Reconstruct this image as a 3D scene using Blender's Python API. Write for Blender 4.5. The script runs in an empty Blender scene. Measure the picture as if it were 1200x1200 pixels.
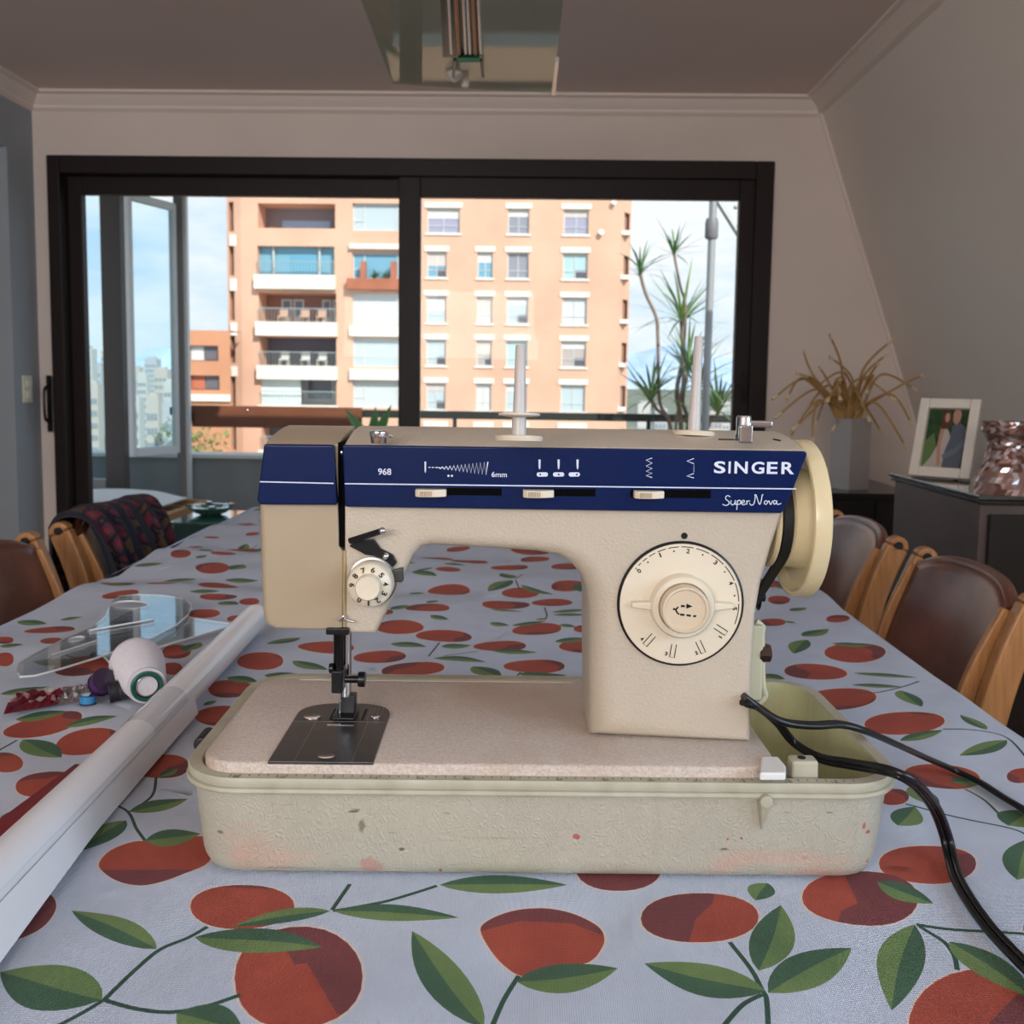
import bpy, bmesh, math, random
import numpy as np
from mathutils import Vector, Matrix, geometry
random.seed(7)
R = math.radians
scene = bpy.context.scene
C = scene.collection

# ------------------------------------------------------------------ camera
CAM = Vector((0, 0, 1.07)); FPX = 1110.0; PPX, PPY = 600.0, 545.0
YAW, PITCH, ROLL = R(1.2), R(5.05), 0.0137
CR = Matrix.Rotation(YAW, 3, 'Z') @ Matrix.Rotation(math.pi/2-PITCH, 3, 'X') @ Matrix.Rotation(ROLL, 3, 'Z')
cd = bpy.data.cameras.new('camera'); cam = bpy.data.objects.new('camera', cd); C.objects.link(cam)
cam.matrix_world = Matrix.Translation(CAM) @ CR.to_4x4()
cd.sensor_width = 36; cd.lens = FPX/1200*36; cd.shift_y = (PPY-600)/1200; cd.clip_end = 9000; cd.clip_start = .02
cd.dof.use_dof = True; cd.dof.focus_distance = .64; cd.dof.aperture_fstop = 17
scene.camera = cam

# ------------------------------------------------------------------ world, sun, window light, exposure
w = bpy.data.worlds.new('sky'); scene.world = w; w.use_nodes = True
nt = w.node_tree; nt.nodes.clear(); N = nt.nodes.new; Lk = nt.links.new
tc = N('ShaderNodeTexCoord'); sp = N('ShaderNodeSeparateXYZ'); Lk(tc.outputs['Generated'], sp.inputs[0])
rp = N('ShaderNodeValToRGB'); Lk(sp.outputs['Z'], rp.inputs[0])
rp.color_ramp.elements[0].position = 0; rp.color_ramp.elements[0].color = (.78, .88, .98, 1)
rp.color_ramp.elements[1].position = .55; rp.color_ramp.elements[1].color = (.44, .65, .95, 1)
e = rp.color_ramp.elements.new(.16); e.color = (.58, .77, .99, 1)
mp_ = N('ShaderNodeMapping'); mp_.inputs['Scale'].default_value = (1, 1, 3.2); Lk(tc.outputs['Generated'], mp_.inputs[0])
nz = N('ShaderNodeTexNoise'); nz.inputs['Scale'].default_value = 4.5; nz.inputs['Detail'].default_value = 7; nz.inputs['Roughness'].default_value = .58
Lk(mp_.outputs[0], nz.inputs['Vector'])
cr = N('ShaderNodeValToRGB'); Lk(nz.outputs['Fac'], cr.inputs[0])
cr.color_ramp.elements[0].position = .42; cr.color_ramp.elements[1].position = .62
mx = N('ShaderNodeMix'); mx.data_type = 'RGBA'; Lk(cr.outputs[0], mx.inputs['Factor'])
Lk(rp.outputs[0], mx.inputs['A']); mx.inputs['B'].default_value = (.95, .97, 1.0, 1)
bg = N('ShaderNodeBackground'); bg.inputs['Strength'].default_value = 1.1; Lk(mx.outputs['Result'], bg.inputs['Color'])
wo = N('ShaderNodeOutputWorld'); Lk(bg.outputs[0], wo.inputs[0])

def lamp(name, kind, loc, direction, energy, color=(1, 1, 1), size=None):
    l = bpy.data.lights.new(name, kind); o = bpy.data.objects.new(name, l); C.objects.link(o)
    o.location = loc; o.rotation_euler = Vector(direction).to_track_quat('-Z', 'Y').to_euler()
    l.energy = energy; l.color = color
    if size: l.shape = 'RECTANGLE'; l.size, l.size_y = size
    return l
sun = lamp('sun', 'SUN', (0, 0, 60), (-.42, .72, -.62), 5.2, (1, .95, .90)); sun.angle = R(.6)
# fill lamp added at an unseen rear window, tilted up towards the ceiling
rear = lamp('fill_rear_window', 'AREA', (-1.05, -2.54, 1.70), (.12, 1, .34), 84, (1.0, .97, .94), (2.2, .8))
# daylight through the roof window in the sloping wall beside the photographer
roofl = lamp('daylight_roof_window', 'AREA', (1.52, -.55, 1.42), (-.96, .12, -.20), 32, (.58, .77, 1.0), (2.0, .9))
port = lamp('window_portal', 'AREA', (-.55, 4.08, 1.02), (0, -1, 0), 1, (1, 1, 1), (3.2, 2.0)); port.cycles.is_portal = True

scene.view_settings.view_transform = 'Standard'; scene.view_settings.look = 'None'
scene.view_settings.gamma = 1; scene.view_settings.use_curve_mapping = False
scene.view_settings.exposure = 0.0
scene.cycles.use_denoising = True
scene.cycles.sample_clamp_indirect = 4.0

# ------------------------------------------------------------------ measuring helpers: photo ray -> real point on a known plane
def ray(x, y): return CR @ Vector(((x-PPX)/FPX, -(y-PPY)/FPX, -1))
def on(ax, x, y, v):
    d = ray(x, y); t = (v-CAM[ax])/d[ax]; return CAM+d*t
def at_x(x, y, v): return on(0, x, y, v)
def at_y(x, y, v): return on(1, x, y, v)
def at_z(x, y, v): return on(2, x, y, v)
MO = Vector((.0105, .574, .75)); MANG = R(1.75)
MM = Matrix.Translation(MO) @ Matrix.Rotation(MANG, 4, 'Z'); MI = MM.inverted()
def m_on(ax, x, y, v):
    o = MI @ CAM; d = MI.to_3x3() @ ray(x, y); t = (v-o[ax])/d[ax]; return o+d*t
def mf(x, y, yl=.05):
    p = m_on(1, x, y, yl); return (p.x, p.z)

# ------------------------------------------------------------------ materials
MATS = {}
def mat(name, col, rough=.6, metal=0, var=0, vscale=30, bump=0, bscale=200, spec=.5, coat=0, trans=0, ior=1.45, emit=0, col2=None, bdist=.001, alpha=1, detail=3, stretch=None):
    if name in MATS: return MATS[name]
    m = bpy.data.materials.new(name); m.use_nodes = True; n = m.node_tree; b = n.nodes['Principled BSDF']
    b.inputs['Base Color'].default_value = (*col, 1); b.inputs['Roughness'].default_value = rough; b.inputs['Metallic'].default_value = metal
    b.inputs['Specular IOR Level'].default_value = spec; b.inputs['Coat Weight'].default_value = coat; b.inputs['IOR'].default_value = ior
    b.inputs['Transmission Weight'].default_value = trans; b.inputs['Alpha'].default_value = alpha
    if emit: b.inputs['Emission Color'].default_value = (*col, 1); b.inputs['Emission Strength'].default_value = emit
    src = None
    if var or bump:
        t = n.nodes.new('ShaderNodeTexCoord'); src = t.outputs['Object']
        if stretch:
            mpn = n.nodes.new('ShaderNodeMapping'); mpn.inputs['Scale'].default_value = stretch; n.links.new(src, mpn.inputs[0]); src = mpn.outputs[0]
    if var:
        z = n.nodes.new('ShaderNodeTexNoise'); z.inputs['Scale'].default_value = vscale; z.inputs['Detail'].default_value = detail; n.links.new(src, z.inputs['Vector'])
        r = n.nodes.new('ShaderNodeValToRGB'); r.color_ramp.elements[0].position = .3; r.color_ramp.elements[1].position = .7
        c2 = col2 or tuple(c*(1-var) for c in col)
        r.color_ramp.elements[0].color = (*c2, 1); r.color_ramp.elements[1].color = (*col, 1)
        n.links.new(z.outputs['Fac'], r.inputs[0]); n.links.new(r.outputs[0], b.inputs['Base Color'])
    if bump:
        z = n.nodes.new('ShaderNodeTexNoise'); z.inputs['Scale'].default_value = bscale; z.inputs['Detail'].default_value = 2; n.links.new(src, z.inputs['Vector'])
        u = n.nodes.new('ShaderNodeBump'); u.inputs['Strength'].default_value = bump; u.inputs['Distance'].default_value = bdist
        n.links.new(z.outputs['Fac'], u.inputs['Height']); n.links.new(u.outputs[0], b.inputs['Normal'])
    MATS[name] = m; return m

def clear_mat(name, tint=(1, 1, 1), gloss=.05, rough=.0, body=None, bodyfac=0, refl=1.0):
    """thin clear sheet: straight-through light plus a fresnel reflection"""
    if name in MATS: return MATS[name]
    m = bpy.data.materials.new(name); m.use_nodes = True; n = m.node_tree; n.nodes.clear()
    o = n.nodes.new('ShaderNodeOutputMaterial'); t = n.nodes.new('ShaderNodeBsdfTransparent'); t.inputs[0].default_value = (*tint, 1)
    g = n.nodes.new('ShaderNodeBsdfGlossy'); g.inputs['Roughness'].default_value = rough
    f = n.nodes.new('ShaderNodeFresnel'); gq = n.nodes.new('ShaderNodeNewGeometry'); mr = n.nodes.new('ShaderNodeMapRange'); mr.inputs['To Min'].default_value = 1.45; mr.inputs['To Max'].default_value = 1/1.45; n.links.new(gq.outputs['Backfacing'], mr.inputs['Value']); n.links.new(mr.outputs[0], f.inputs[0])
    a = n.nodes.new('ShaderNodeMath'); a.operation = 'MULTIPLY_ADD'; a.inputs[1].default_value = refl; a.inputs[2].default_value = gloss; a.use_clamp = True
    n.links.new(f.outputs[0], a.inputs[0])
    base = t.outputs[0]
    if body:
        d = n.nodes.new('ShaderNodeBsdfDiffuse'); d.inputs[0].default_value = (*body, 1)
        k = n.nodes.new('ShaderNodeMixShader'); k.inputs[0].default_value = bodyfac; n.links.new(base, k.inputs[1]); n.links.new(d.outputs[0], k.inputs[2]); base = k.outputs[0]
    x = n.nodes.new('ShaderNodeMixShader'); n.links.new(a.outputs[0], x.inputs[0]); n.links.new(base, x.inputs[1]); n.links.new(g.outputs[0], x.inputs[2])
    n.links.new(x.outputs[0], o.inputs[0]); MATS[name] = m; return m

# ------------------------------------------------------------------ mesh builder
WM = {}
def perp(d):
    d = d.normalized(); a = Vector((0, 0, 1)) if abs(d.z) < .9 else Vector((1, 0, 0))
    u = d.cross(a).normalized(); return u, d.cross(u).normalized()
class MB:
    def __init__(s): s.v = []; s.f = []; s.m = []
    def face(s, idx, mi=0): s.f.append(tuple(idx)); s.m.append(mi)
    def add(s, vs): b = len(s.v); s.v += [tuple(x) for x in vs]; return b
    def poly(s, vs, mi=0): b = s.add(vs); s.face(range(b, b+len(vs)), mi); return s
    def box(s, a, c, mi=0, M=None):
        x0, y0, z0 = a; x1, y1, z1 = c
        vs = [Vector(q) for q in ((x0,y0,z0),(x1,y0,z0),(x1,y1,z0),(x0,y1,z0),(x0,y0,z1),(x1,y0,z1),(x1,y1,z1),(x0,y1,z1))]
        if M: vs = [M @ q for q in vs]
        b = s.add(vs)
        for q in ((0,3,2,1),(4,5,6,7),(0,1,5,4),(1,2,6,5),(2,3,7,6),(3,0,4,7)): s.face([b+i for i in q], mi)
        return s
    def rings(s, rs, mi=0, cap0=True, cap1=True, closed=True):
        n = len(rs[0]); b = s.add([p for r in rs for p in r])
        for i in range(len(rs)-1):
            mm = mi[i] if isinstance(mi, (list, tuple)) else mi
            for j in range(n if closed else n-1):
                k = (j+1) % n; s.face((b+i*n+j, b+i*n+k, b+(i+1)*n+k, b+(i+1)*n+j), mm)
        m0 = mi[0] if isinstance(mi, (list, tuple)) else mi; m1 = mi[-1] if isinstance(mi, (list, tuple)) else mi
        if cap0: s.face([b+j for j in range(n-1, -1, -1)], m0)
        if cap1: s.face([b+(len(rs)-1)*n+j for j in range(n)], m1)
        return s
    def cyl(s, p0, p1, r0, r1=None, n=20, mi=0):
        p0 = Vector(p0); p1 = Vector(p1); r1 = r0 if r1 is None else r1; u, v = perp(p1-p0)
        ring = lambda c, r: [c+u*(r*math.cos(2*math.pi*i/n))+v*(r*math.sin(2*math.pi*i/n)) for i in range(n)]
        return s.rings([ring(p0, r0), ring(p1, r1)], mi)
    def lathe(s, prof, o=(0,0,0), ax=(0,0,1), n=32, mi=0, cap=True):
        o = Vector(o); ax = Vector(ax).normalized(); u, v = perp(ax)
        return s.rings([[o+ax*h+u*(r*math.cos(2*math.pi*i/n))+v*(r*math.sin(2*math.pi*i/n)) for i in range(n)] for r, h in prof], mi, cap, cap)
    def tube(s, pts, r, n=8, mi=0, flat=1.0, up=None, cap=True):
        pts = [Vector(p) for p in pts]; rs = []; prev = None
        for i, p in enumerate(pts):
            d = (pts[min(i+1, len(pts)-1)]-pts[max(i-1, 0)]).normalized()
            if prev is None:
                u = perp(d)[0] if up is None else (Vector(up)-d*Vector(up).dot(d)).normalized()
            else: u = (prev-d*prev.dot(d)).normalized()
            prev = u; v = d.cross(u); rr = r[i] if isinstance(r, (list, tuple)) else r
            rs.append([p+u*(rr*math.cos(2*math.pi*k/n))+v*(rr*flat*math.sin(2*math.pi*k/n)) for k in range(n)])
        return s.rings(rs, mi, cap, cap)
    def sphere(s, c, r, n=16, m=10, sc=(1,1,1), mi=0):
        c = Vector(c); rs = []
        for i in range(m+1):
            t = math.pi*(i/m) if 0 < i < m else (1e-3 if i == 0 else math.pi-1e-3)
            rs.append([c+Vector((r*sc[0]*math.sin(t)*math.cos(2*math.pi*k/n), r*sc[1]*math.sin(t)*math.sin(2*math.pi*k/n), -r*sc[2]*math.cos(t))) for k in range(n)])
        return s.rings(rs, mi)
    def prism(s, out, d0, d1, f=None, mi=0):
        """outline of (x,z) pushed along y from d0 to d1; f maps (x,y,z)"""
        f = f or (lambda x, y, z: (x, y, z))
        return s.rings([[f(x, d0, z) for x, z in out], [f(x, d1, z) for x, z in out]], mi)
    def strip(s, pts, wd, y, mi=0):
        """flat ribbon along 2-D points (x,z) at depth y"""
        L = []; Rr = []
        for i, (x, z) in enumerate(pts):
            a = pts[max(i-1, 0)]; b = pts[min(i+1, len(pts)-1)]; dx, dz = b[0]-a[0], b[1]-a[1]; q = math.hypot(dx, dz) or 1
            L.append((x-dz/q*wd/2, y, z+dx/q*wd/2)); Rr.append((x+dz/q*wd/2, y, z-dx/q*wd/2))
        b0 = s.add(L+Rr); n = len(pts)
        for i in range(n-1): s.face((b0+i, b0+i+1, b0+n+i+1, b0+n+i), mi)
        return s
    def grid(s, fn, nu, nv, mi=0):
        b = s.add([fn(i/nu, j/nv) for j in range(nv+1) for i in range(nu+1)])
        for j in range(nv):
            for i in range(nu): s.face((b+j*(nu+1)+i, b+j*(nu+1)+i+1, b+(j+1)*(nu+1)+i+1, b+(j+1)*(nu+1)+i), mi)
        return s
    def build(s, name, mats, parent=None, smooth=35, bevel=None, local=False, fix=True, solid=None):
        me = bpy.data.meshes.new(name); vs = [Vector(q) for q in s.v]
        if parent is not None:
            if not local: inv = WM[parent].inverted(); vs = [inv @ q for q in vs]
            org = None
        else:
            xs = [q.x for q in vs]; ys = [q.y for q in vs]; zs = [q.z for q in vs]
            org = Vector(((min(xs)+max(xs))/2, (min(ys)+max(ys))/2, min(zs))); vs = [q-org for q in vs]
        me.from_pydata(vs, [], s.f)
        for m in (mats if isinstance(mats, (list, tuple)) else [mats]): me.materials.append(m)
        me.polygons.foreach_set('material_index', s.m)
        if fix:
            bm = bmesh.new(); bm.from_mesh(me); bmesh.ops.recalc_face_normals(bm, faces=bm.faces); bm.to_mesh(me); bm.free()
        if smooth:
            me.polygons.foreach_set('use_smooth', [True]*len(me.polygons)); me.set_sharp_from_angle(angle=R(smooth))
        o = bpy.data.objects.new(name, me); C.objects.link(o)
        if parent is not None: o.parent = parent; WM[o] = WM[parent]
        else: o.location = org; WM[o] = Matrix.Translation(org)
        if solid:
            q = o.modifiers.new('thickness', 'SOLIDIFY'); q.thickness = solid; q.offset = -1
        if bevel:
            q = o.modifiers.new('bevel', 'BEVEL'); q.width = bevel; q.segments = 3; q.limit_method = 'ANGLE'; q.angle_limit = R(40); q.harden_normals = True
        return o
def tag(o, label=None, cat=None, group=None, kind=None):
    if label: o['label'] = label
    if cat: o['category'] = cat
    if group: o['group'] = group
    if kind: o['kind'] = kind
    return o
def thing(name, label, cat, loc=(0,0,0), rz=0, group=None, M=None, kind=None):
    o = bpy.data.objects.new(name, None); C.objects.link(o); M = M or Matrix.Translation(loc) @ Matrix.Rotation(rz, 4, 'Z')
    o.matrix_world = M; o.empty_display_size = .05; WM[o] = M.copy(); return tag(o, label, cat, group, kind)
def copy_tree(o, parent=None):
    c = o.copy(); C.objects.link(c); c.parent = parent
    for ch in list(o.children): copy_tree(ch, c)
    return c
def smooth_path(pts, n=8):
    pts = [Vector(p) for p in pts]; out = []
    for i in range(len(pts)-1):
        p0 = pts[max(i-1, 0)]; p1 = pts[i]; p2 = pts[i+1]; p3 = pts[min(i+2, len(pts)-1)]
        for k in range(n):
            t = k/n; out.append(.5*((2*p1)+(p2-p0)*t+(2*p0-5*p1+4*p2-p3)*t*t+(3*p1-p0-3*p2+p3)*t**3))
    out.append(pts[-1]); return out
def rrect(x0, x1, y0, y1, r, n=7):
    out = []
    for cx, cy, a in ((x1-r, y1-r, 0), (x0+r, y1-r, 90), (x0+r, y0+r, 180), (x1-r, y0+r, 270)):
        for k in range(n+1):
            t = R(a+90*k/n); out.append((cx+r*math.cos(t), cy+r*math.sin(t)))
    return out
def holes_wall(mb, u0, u1, v0, v1, rects, fn, depth, mi=0, mi2=None):
    """flat wall u-v with rectangular openings; fn(u,v,d) places a point d behind the face; reveals get depth"""
    us = sorted({u0, u1, *[q for r in rects for q in r[:2]]}); vs = sorted({v0, v1, *[q for r in rects for q in r[2:4]]})
    us = [q for q in us if u0 <= q <= u1]; vs = [q for q in vs if v0 <= q <= v1]
    for a, b in zip(us, us[1:]):
        for c, d in zip(vs, vs[1:]):
            mu, mv = (a+b)/2, (c+d)/2
            if any(r[0] < mu < r[1] and r[2] < mv < r[3] for r in rects): continue
            mb.poly([fn(a, c, 0), fn(b, c, 0), fn(b, d, 0), fn(a, d, 0)], mi)
    for r in rects:
        a, b, c, d = r[:4]; dd = r[4] if len(r) > 4 else depth; k = mi if mi2 is None else mi2
        for (p, q) in (((a, c), (b, c)), ((b, c), (b, d)), ((b, d), (a, d)), ((a, d), (a, c))):
            mb.poly([fn(*p, 0), fn(*q, 0), fn(*q, dd), fn(*p, dd)], k)
def text_mesh(body, x0, x1, z0, z1, y, bold=0, name='text'):
    """lettering fitted into the rectangle x0..x1, z0..z1 at depth y, as (verts, faces)"""
    cu = bpy.data.curves.new(name, 'FONT'); cu.body = body; cu.size = 1; cu.offset = bold; cu.resolution_u = 4
    ob = bpy.data.objects.new(name, cu); C.objects.link(ob); dg = bpy.context.evaluated_depsgraph_get()
    me = bpy.data.meshes.new_from_object(ob.evaluated_get(dg))
    vs = [v.co.copy() for v in me.vertices]; fs = [tuple(p.vertices) for p in me.polygons]
    bpy.data.objects.remove(ob); bpy.data.curves.remove(cu); bpy.data.meshes.remove(me)
    ax, bx = min(v.x for v in vs), max(v.x for v in vs); ay, by = min(v.y for v in vs), max(v.y for v in vs)
    return [(x0+(v.x-ax)/(bx-ax)*(x1-x0), y, z0+(v.y-ay)/(by-ay)*(z1-z0)) for v in vs], fs
def add_text(mb, *a, mi=0, f=None, **k):
    vs, fs = text_mesh(*a, **k)
    if f: vs = [f(*q) for q in vs]
    b = mb.add(vs)
    for q in fs: mb.face([b+i for i in q], mi)

# ================================================================== ROOM SHELL
WY = 4.10                       # inner face of the window wall
CEIL = at_y(500, 107, WY-.07).z
wallm = mat('wall_paint', (.78, .665, .60), .85, var=.06, vscale=3, bump=.15, bscale=120)
greym = mat('grey_wall_paint', (.34, .37, .395), .8, var=.05, vscale=4)
ceilm = mat('ceiling_paint', (.82, .69, .64), .9, var=.05, vscale=2)
trimm = mat('trim_paint', (.82, .71, .645), .7)
def struct(o): o['kind'] = 'structure'; return o
fl = MB(); fl.box((-3.2, -2.6, -.06), (2.3, 4.2, 0))
struct(fl.build('floor', mat('floor_parquet', (.36, .21, .12), .35, var=.45, vscale=6, stretch=(1, 12, 1))))
cl = MB(); cl.box((-3.2, -2.62, CEIL), (2.3, 4.25, CEIL+.1)); struct(cl.build('ceiling', ceilm))
LX = at_y(37, 125, WY).x                                     # left wall face
# window wall with the door opening
pL = at_y(57, 185, WY); pR = at_y(907, 188, WY); WZ = (pL.z+pR.z)/2; WX0, WX1 = pL.x, pR.x
wb = MB(); fnw = lambda u, v, d: (u, WY+d, v)
holes_wall(wb, -3.2, 2.3, 0, CEIL, [(WX0, WX1, 0.0, WZ)], fnw, .16)
holes_wall(wb, -3.2, 2.3, 0, CEIL, [(WX0, WX1, 0.0, WZ)], lambda u, v, d: (u, WY+.16, v), 0)
struct(wb.build('wall_back', wallm, smooth=None, fix=False))
# left wall: deep recess, pier beside the window, beam over it
pier = at_x(15, 400, LX).y
wl = MB(); wl.box((-3.2, pier, 0), (LX, WY, CEIL)); wl.box((-3.2, -2.6, 1.99), (LX, pier, CEIL)); wl.box((-3.2, -2.6, 0), (-3.1, pier, 1.99))
struct(wl.build('wall_left', greym, smooth=None))
# sloping attic wall on the right
a = at_y(962, 130, WY); b_ = at_y(1050, 420, WY); k = (b_.x-a.x)/(b_.z-a.z)
sx = lambda z: a.x+(z-a.z)*k
wr = MB(); RW = (-1.62, .52, .93, 1.93)
holes_wall(wr, -2.6, WY, 0, CEIL, [RW], lambda u, v, d: (sx(v)+d, u, v), .12)
holes_wall(wr, -2.6, WY, 0, CEIL, [RW], lambda u, v, d: (sx(v)+.12, u, v), 0)
struct(wr.build('wall_right', mat('slope_paint', (.82, .74, .665), .85, var=.05, vscale=2), smooth=None, fix=False))
tr = MB(); d = Vector((sx(0)-sx(CEIL), 0, -CEIL)).normalized()
tr.tube([(sx(CEIL)-.006, WY-.006, CEIL), (sx(0)-.006, WY-.006, 0)], .008, 6); struct(tr.build('trim_1', trimm))
# wall behind the photographer, with an unseen high window added for the fill lamp
wk = MB(); RO = (-2.2, .1, 1.15, 2.2)
holes_wall(wk, -3.2, 2.3, 0, CEIL, [RO], lambda u, v, d: (u, -2.6-d, v), .15)
struct(wk.build('wall_front', wallm, smooth=None, fix=False))
dk = mat('dark_wood', (.017, .0085, .0065), .5, var=.35, vscale=18, stretch=(6, 6, .6), spec=.35)
glass = clear_mat('window_glass', (.97, .985, .98), 0.0, refl=.12)
rw = thing('window_2', None, None, (-1.05, -2.68, 1.15), kind='structure')
fr = MB(); fr.box((-2.2, -2.72, 1.15), (-2.1, -2.62, 2.2)); fr.box((0, -2.72, 1.15), (.1, -2.62, 2.2)); fr.box((-2.1, -2.72, 2.1), (0, -2.62, 2.2)); fr.box((-2.1, -2.72, 1.15), (0, -2.62, 1.23)); fr.box((-1.1, -2.72, 1.23), (-1.0, -2.62, 2.1))
fr.build('window_frame', dk, rw, bevel=.004)
for x0, x1 in ((-2.1, -1.1), (-1.0, 0)): MB().box((x0, -2.675, 1.23), (x1, -2.669, 2.1)).build('pane', glass, rw)
rw = thing('window_3', None, None, (sx(1.0), -.55, .95), kind='structure')
sp3 = lambda u, v, d: Vector((sx(v)+d, u, v))
def slope_bar(u0, u1, v0, v1, d0=-.02, d1=.10): return MB().rings([[sp3(u0, v0, d), sp3(u1, v0, d), sp3(u1, v1, d), sp3(u0, v1, d)] for d in (d0, d1)])
for q in ((-1.62, -1.55, .93, 1.93), (.45, .52, .93, 1.93), (-1.55, .45, .93, 1.0), (-1.55, .45, 1.86, 1.93), (-.58, -.52, 1.0, 1.86)): slope_bar(*q).build('window_frame', dk, rw, bevel=.004)
slope_bar(-1.55, .45, 1.0, 1.86, .05, .056).build('pane', glass, rw)

# cornices
def cornice(name, A, B, n1):
    A = Vector(A); B = Vector(B); n1 = Vector(n1).normalized(); dn = Vector((0, 0, -1))
    prof = [(0, 0), (.070, 0), (.070, .010), (.05, .016), (.038, .034), (.018, .052), (.018, .062), (.010, .069), (0, .075)]
    m = MB(); m.rings([[P+n1*u+dn*v for u, v in prof] for P in (A, B)]); struct(m.build(name, trimm, smooth=20))
cornice('trim_2', (LX, WY, CEIL), (sx(CEIL), WY, CEIL), (0, -1, 0))
cornice('trim_3', (LX, -2.6, CEIL), (LX, WY, CEIL), (1, 0, 0))
m = MB(); sl = Vector((sx(0)-sx(CEIL), 0, -CEIL)).normalized(); A0 = Vector((sx(CEIL), 0, CEIL)); inn = Vector((-1, 0, 0))
prof = [(0, 0), (.062, 0), (.062, .008), (.048, .013), (.034, .03), (.022, .046), (.018, .056), (.008, .062), (0, .066)]
m.rings([[A0+inn*u+sl*v+Vector((0, y, 0)) for u, v in prof] for y in (-2.6, WY)]); struct(m.build('trim_4', trimm, smooth=20))

# ------------------------------------------------------------------ sliding balcony door
win = thing('window_1', None, None, ((WX0+WX1)/2, WY+.05, 0), kind='structure')
px = lambda x, y=360: at_y(x, y, WY+.03).x
pz = lambda y, x=480: at_y(x, y, WY+.03).z
fy0, fy1 = WY-.025, WY+.13
of = MB()
of.box((WX0, fy0, 0), (WX0+.055, fy1, WZ)); of.box((WX1-.075, fy0, 0), (WX1, fy1, WZ)); of.box((WX0+.055, fy0, WZ-.075), (WX1-.075, fy1, WZ)); of.box((WX0+.055, fy0, 0), (WX1-.075, fy1, .03))
of.build('window_frame', dk, win, bevel=.005)
def sash(x0, x1, z0, z1, sw_l, sw_r, rw_, y):
    f = MB(); f.box((x0, y, z0), (x0+sw_l, y+.045, z1)); f.box((x1-sw_r, y, z0), (x1, y+.045, z1)); f.box((x0+sw_l, y, z1-rw_), (x1-sw_r, y+.045, z1)); f.box((x0+sw_l, y, z0), (x1-sw_r, y+.045, z0+.09))
    s = f.build('sash', dk, win, bevel=.004)
    MB().box((x0+sw_l-.005, y+.018, z0+.085), (x1-sw_r+.005, y+.024, z1-rw_+.005)).build('pane', glass, s)
    return s
zt = WZ-.07
sl_ = sash(WX0+.05, px(491), .03, zt, px(96)-WX0-.05, px(491)-px(470), zt-pz(230), WY+.05)
sr_ = sash(px(468), WX1-.07, .03, zt, px(493)-px(468), WX1-.07-px(861), zt-pz(232), WY+.0)
hb = MB(); hx = px(66, 470); hb.box((hx-.008, fy0-.012, pz(505, 66)), (hx+.008, fy0, pz(440, 66))); hb.tube(smooth_path([(hx, fy0-.01, pz(452, 66)), (hx, fy0-.045, pz(458, 66)), (hx, fy0-.045, pz(488, 66)), (hx, fy0-.01, pz(494, 66))], 4), .006)
hb.build('handle', mat('handle_bronze', (.012, .01, .009), .3, .5), win)
hb = MB(); hx = px(870, 452); hb.box((hx-.012, WY-.01, pz(470, 870)), (hx+.012, WY+.004, pz(436, 870))); hb.cyl((hx, WY-.01, pz(452, 870)), (hx, WY-.03, pz(452, 870)), .006); hb.box((hx-.05, WY-.036, pz(454, 870)), (hx+.006, WY-.026, pz(450, 870)))
hb.build('handle', mat('handle_bronze', (.012, .01, .009), .3, .5), win)

# light switch on the pier
sw = thing('light_switch', 'cream double light switch plate on the grey pier beside the window', 'switch', at_x(31, 472, LX))
c0 = at_x(25, 456, LX); c1 = at_x(37, 456, LX); zz0, zz1 = at_x(31, 472, LX).z, at_x(31, 440, LX).z; ym = at_x(31, 456, LX).y
MB().box((LX, ym-.035, zz0), (LX+.008, ym+.035, zz1)).build('plate', mat('switch_plastic', (.75, .70, .55), .4), sw, bevel=.002)
for q in (.3, .7):
    zc = zz0+(zz1-zz0)*q; MB().box((LX+.008, ym-.018, zc-.016), (LX+.013, ym+.018, zc+.016)).build('rocker', mat('switch_rocker', (.8, .76, .64), .35), sw, bevel=.002)

# ================================================================== BALCONY
BY = 6.05                                                    # inner face of the parapet
MB().box((-3.4, WY+.16, -.1), (3.2, 6.3, -.02)).build('balcony_floor', mat('balcony_tile', (.36, .34, .32), .6, var=.15, vscale=9))['kind'] = 'structure'
pt = at_y(270, 537, BY).z
pw = MB(); pw.box((-3.4, BY, -.02), (3.2, BY+.16, pt)); struct(pw.build('wall_parapet', mat('parapet_grey', (.22, .23, .235), .8, var=.12, vscale=5, bump=.2, bscale=60)))
cp = MB(); cp.box((-3.4, BY-.03, pt), (3.2, BY+.19, pt+.025)); struct(cp.build('trim_5', mat('parapet_cap', (.62, .62, .60), .6), bevel=.004))
# rail on posts along the parapet
rl = thing('balcony_railing', 'dark metal balcony railing above the parapet behind the spool pin', 'railing', (0, BY+.08, pt+.025))
r0 = at_y(480, 490, BY+.08).z; r1 = at_y(480, 481, BY+.08).z; rm = mat('rail_metal', (.035, .04, .038), .45, .4)
MB().box((at_y(200, 480, BY+.08).x, BY+.06, r0), (3.1, BY+.10, r1)).build('handrail', rm, rl, bevel=.004)
for xx in (215, 533, 760, 1010): 
    X = at_y(xx, 490, BY+.08).x; MB().box((X-.012, BY+.068, pt+.025), (X+.012, BY+.092, r0)).build('post', rm, rl)
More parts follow.
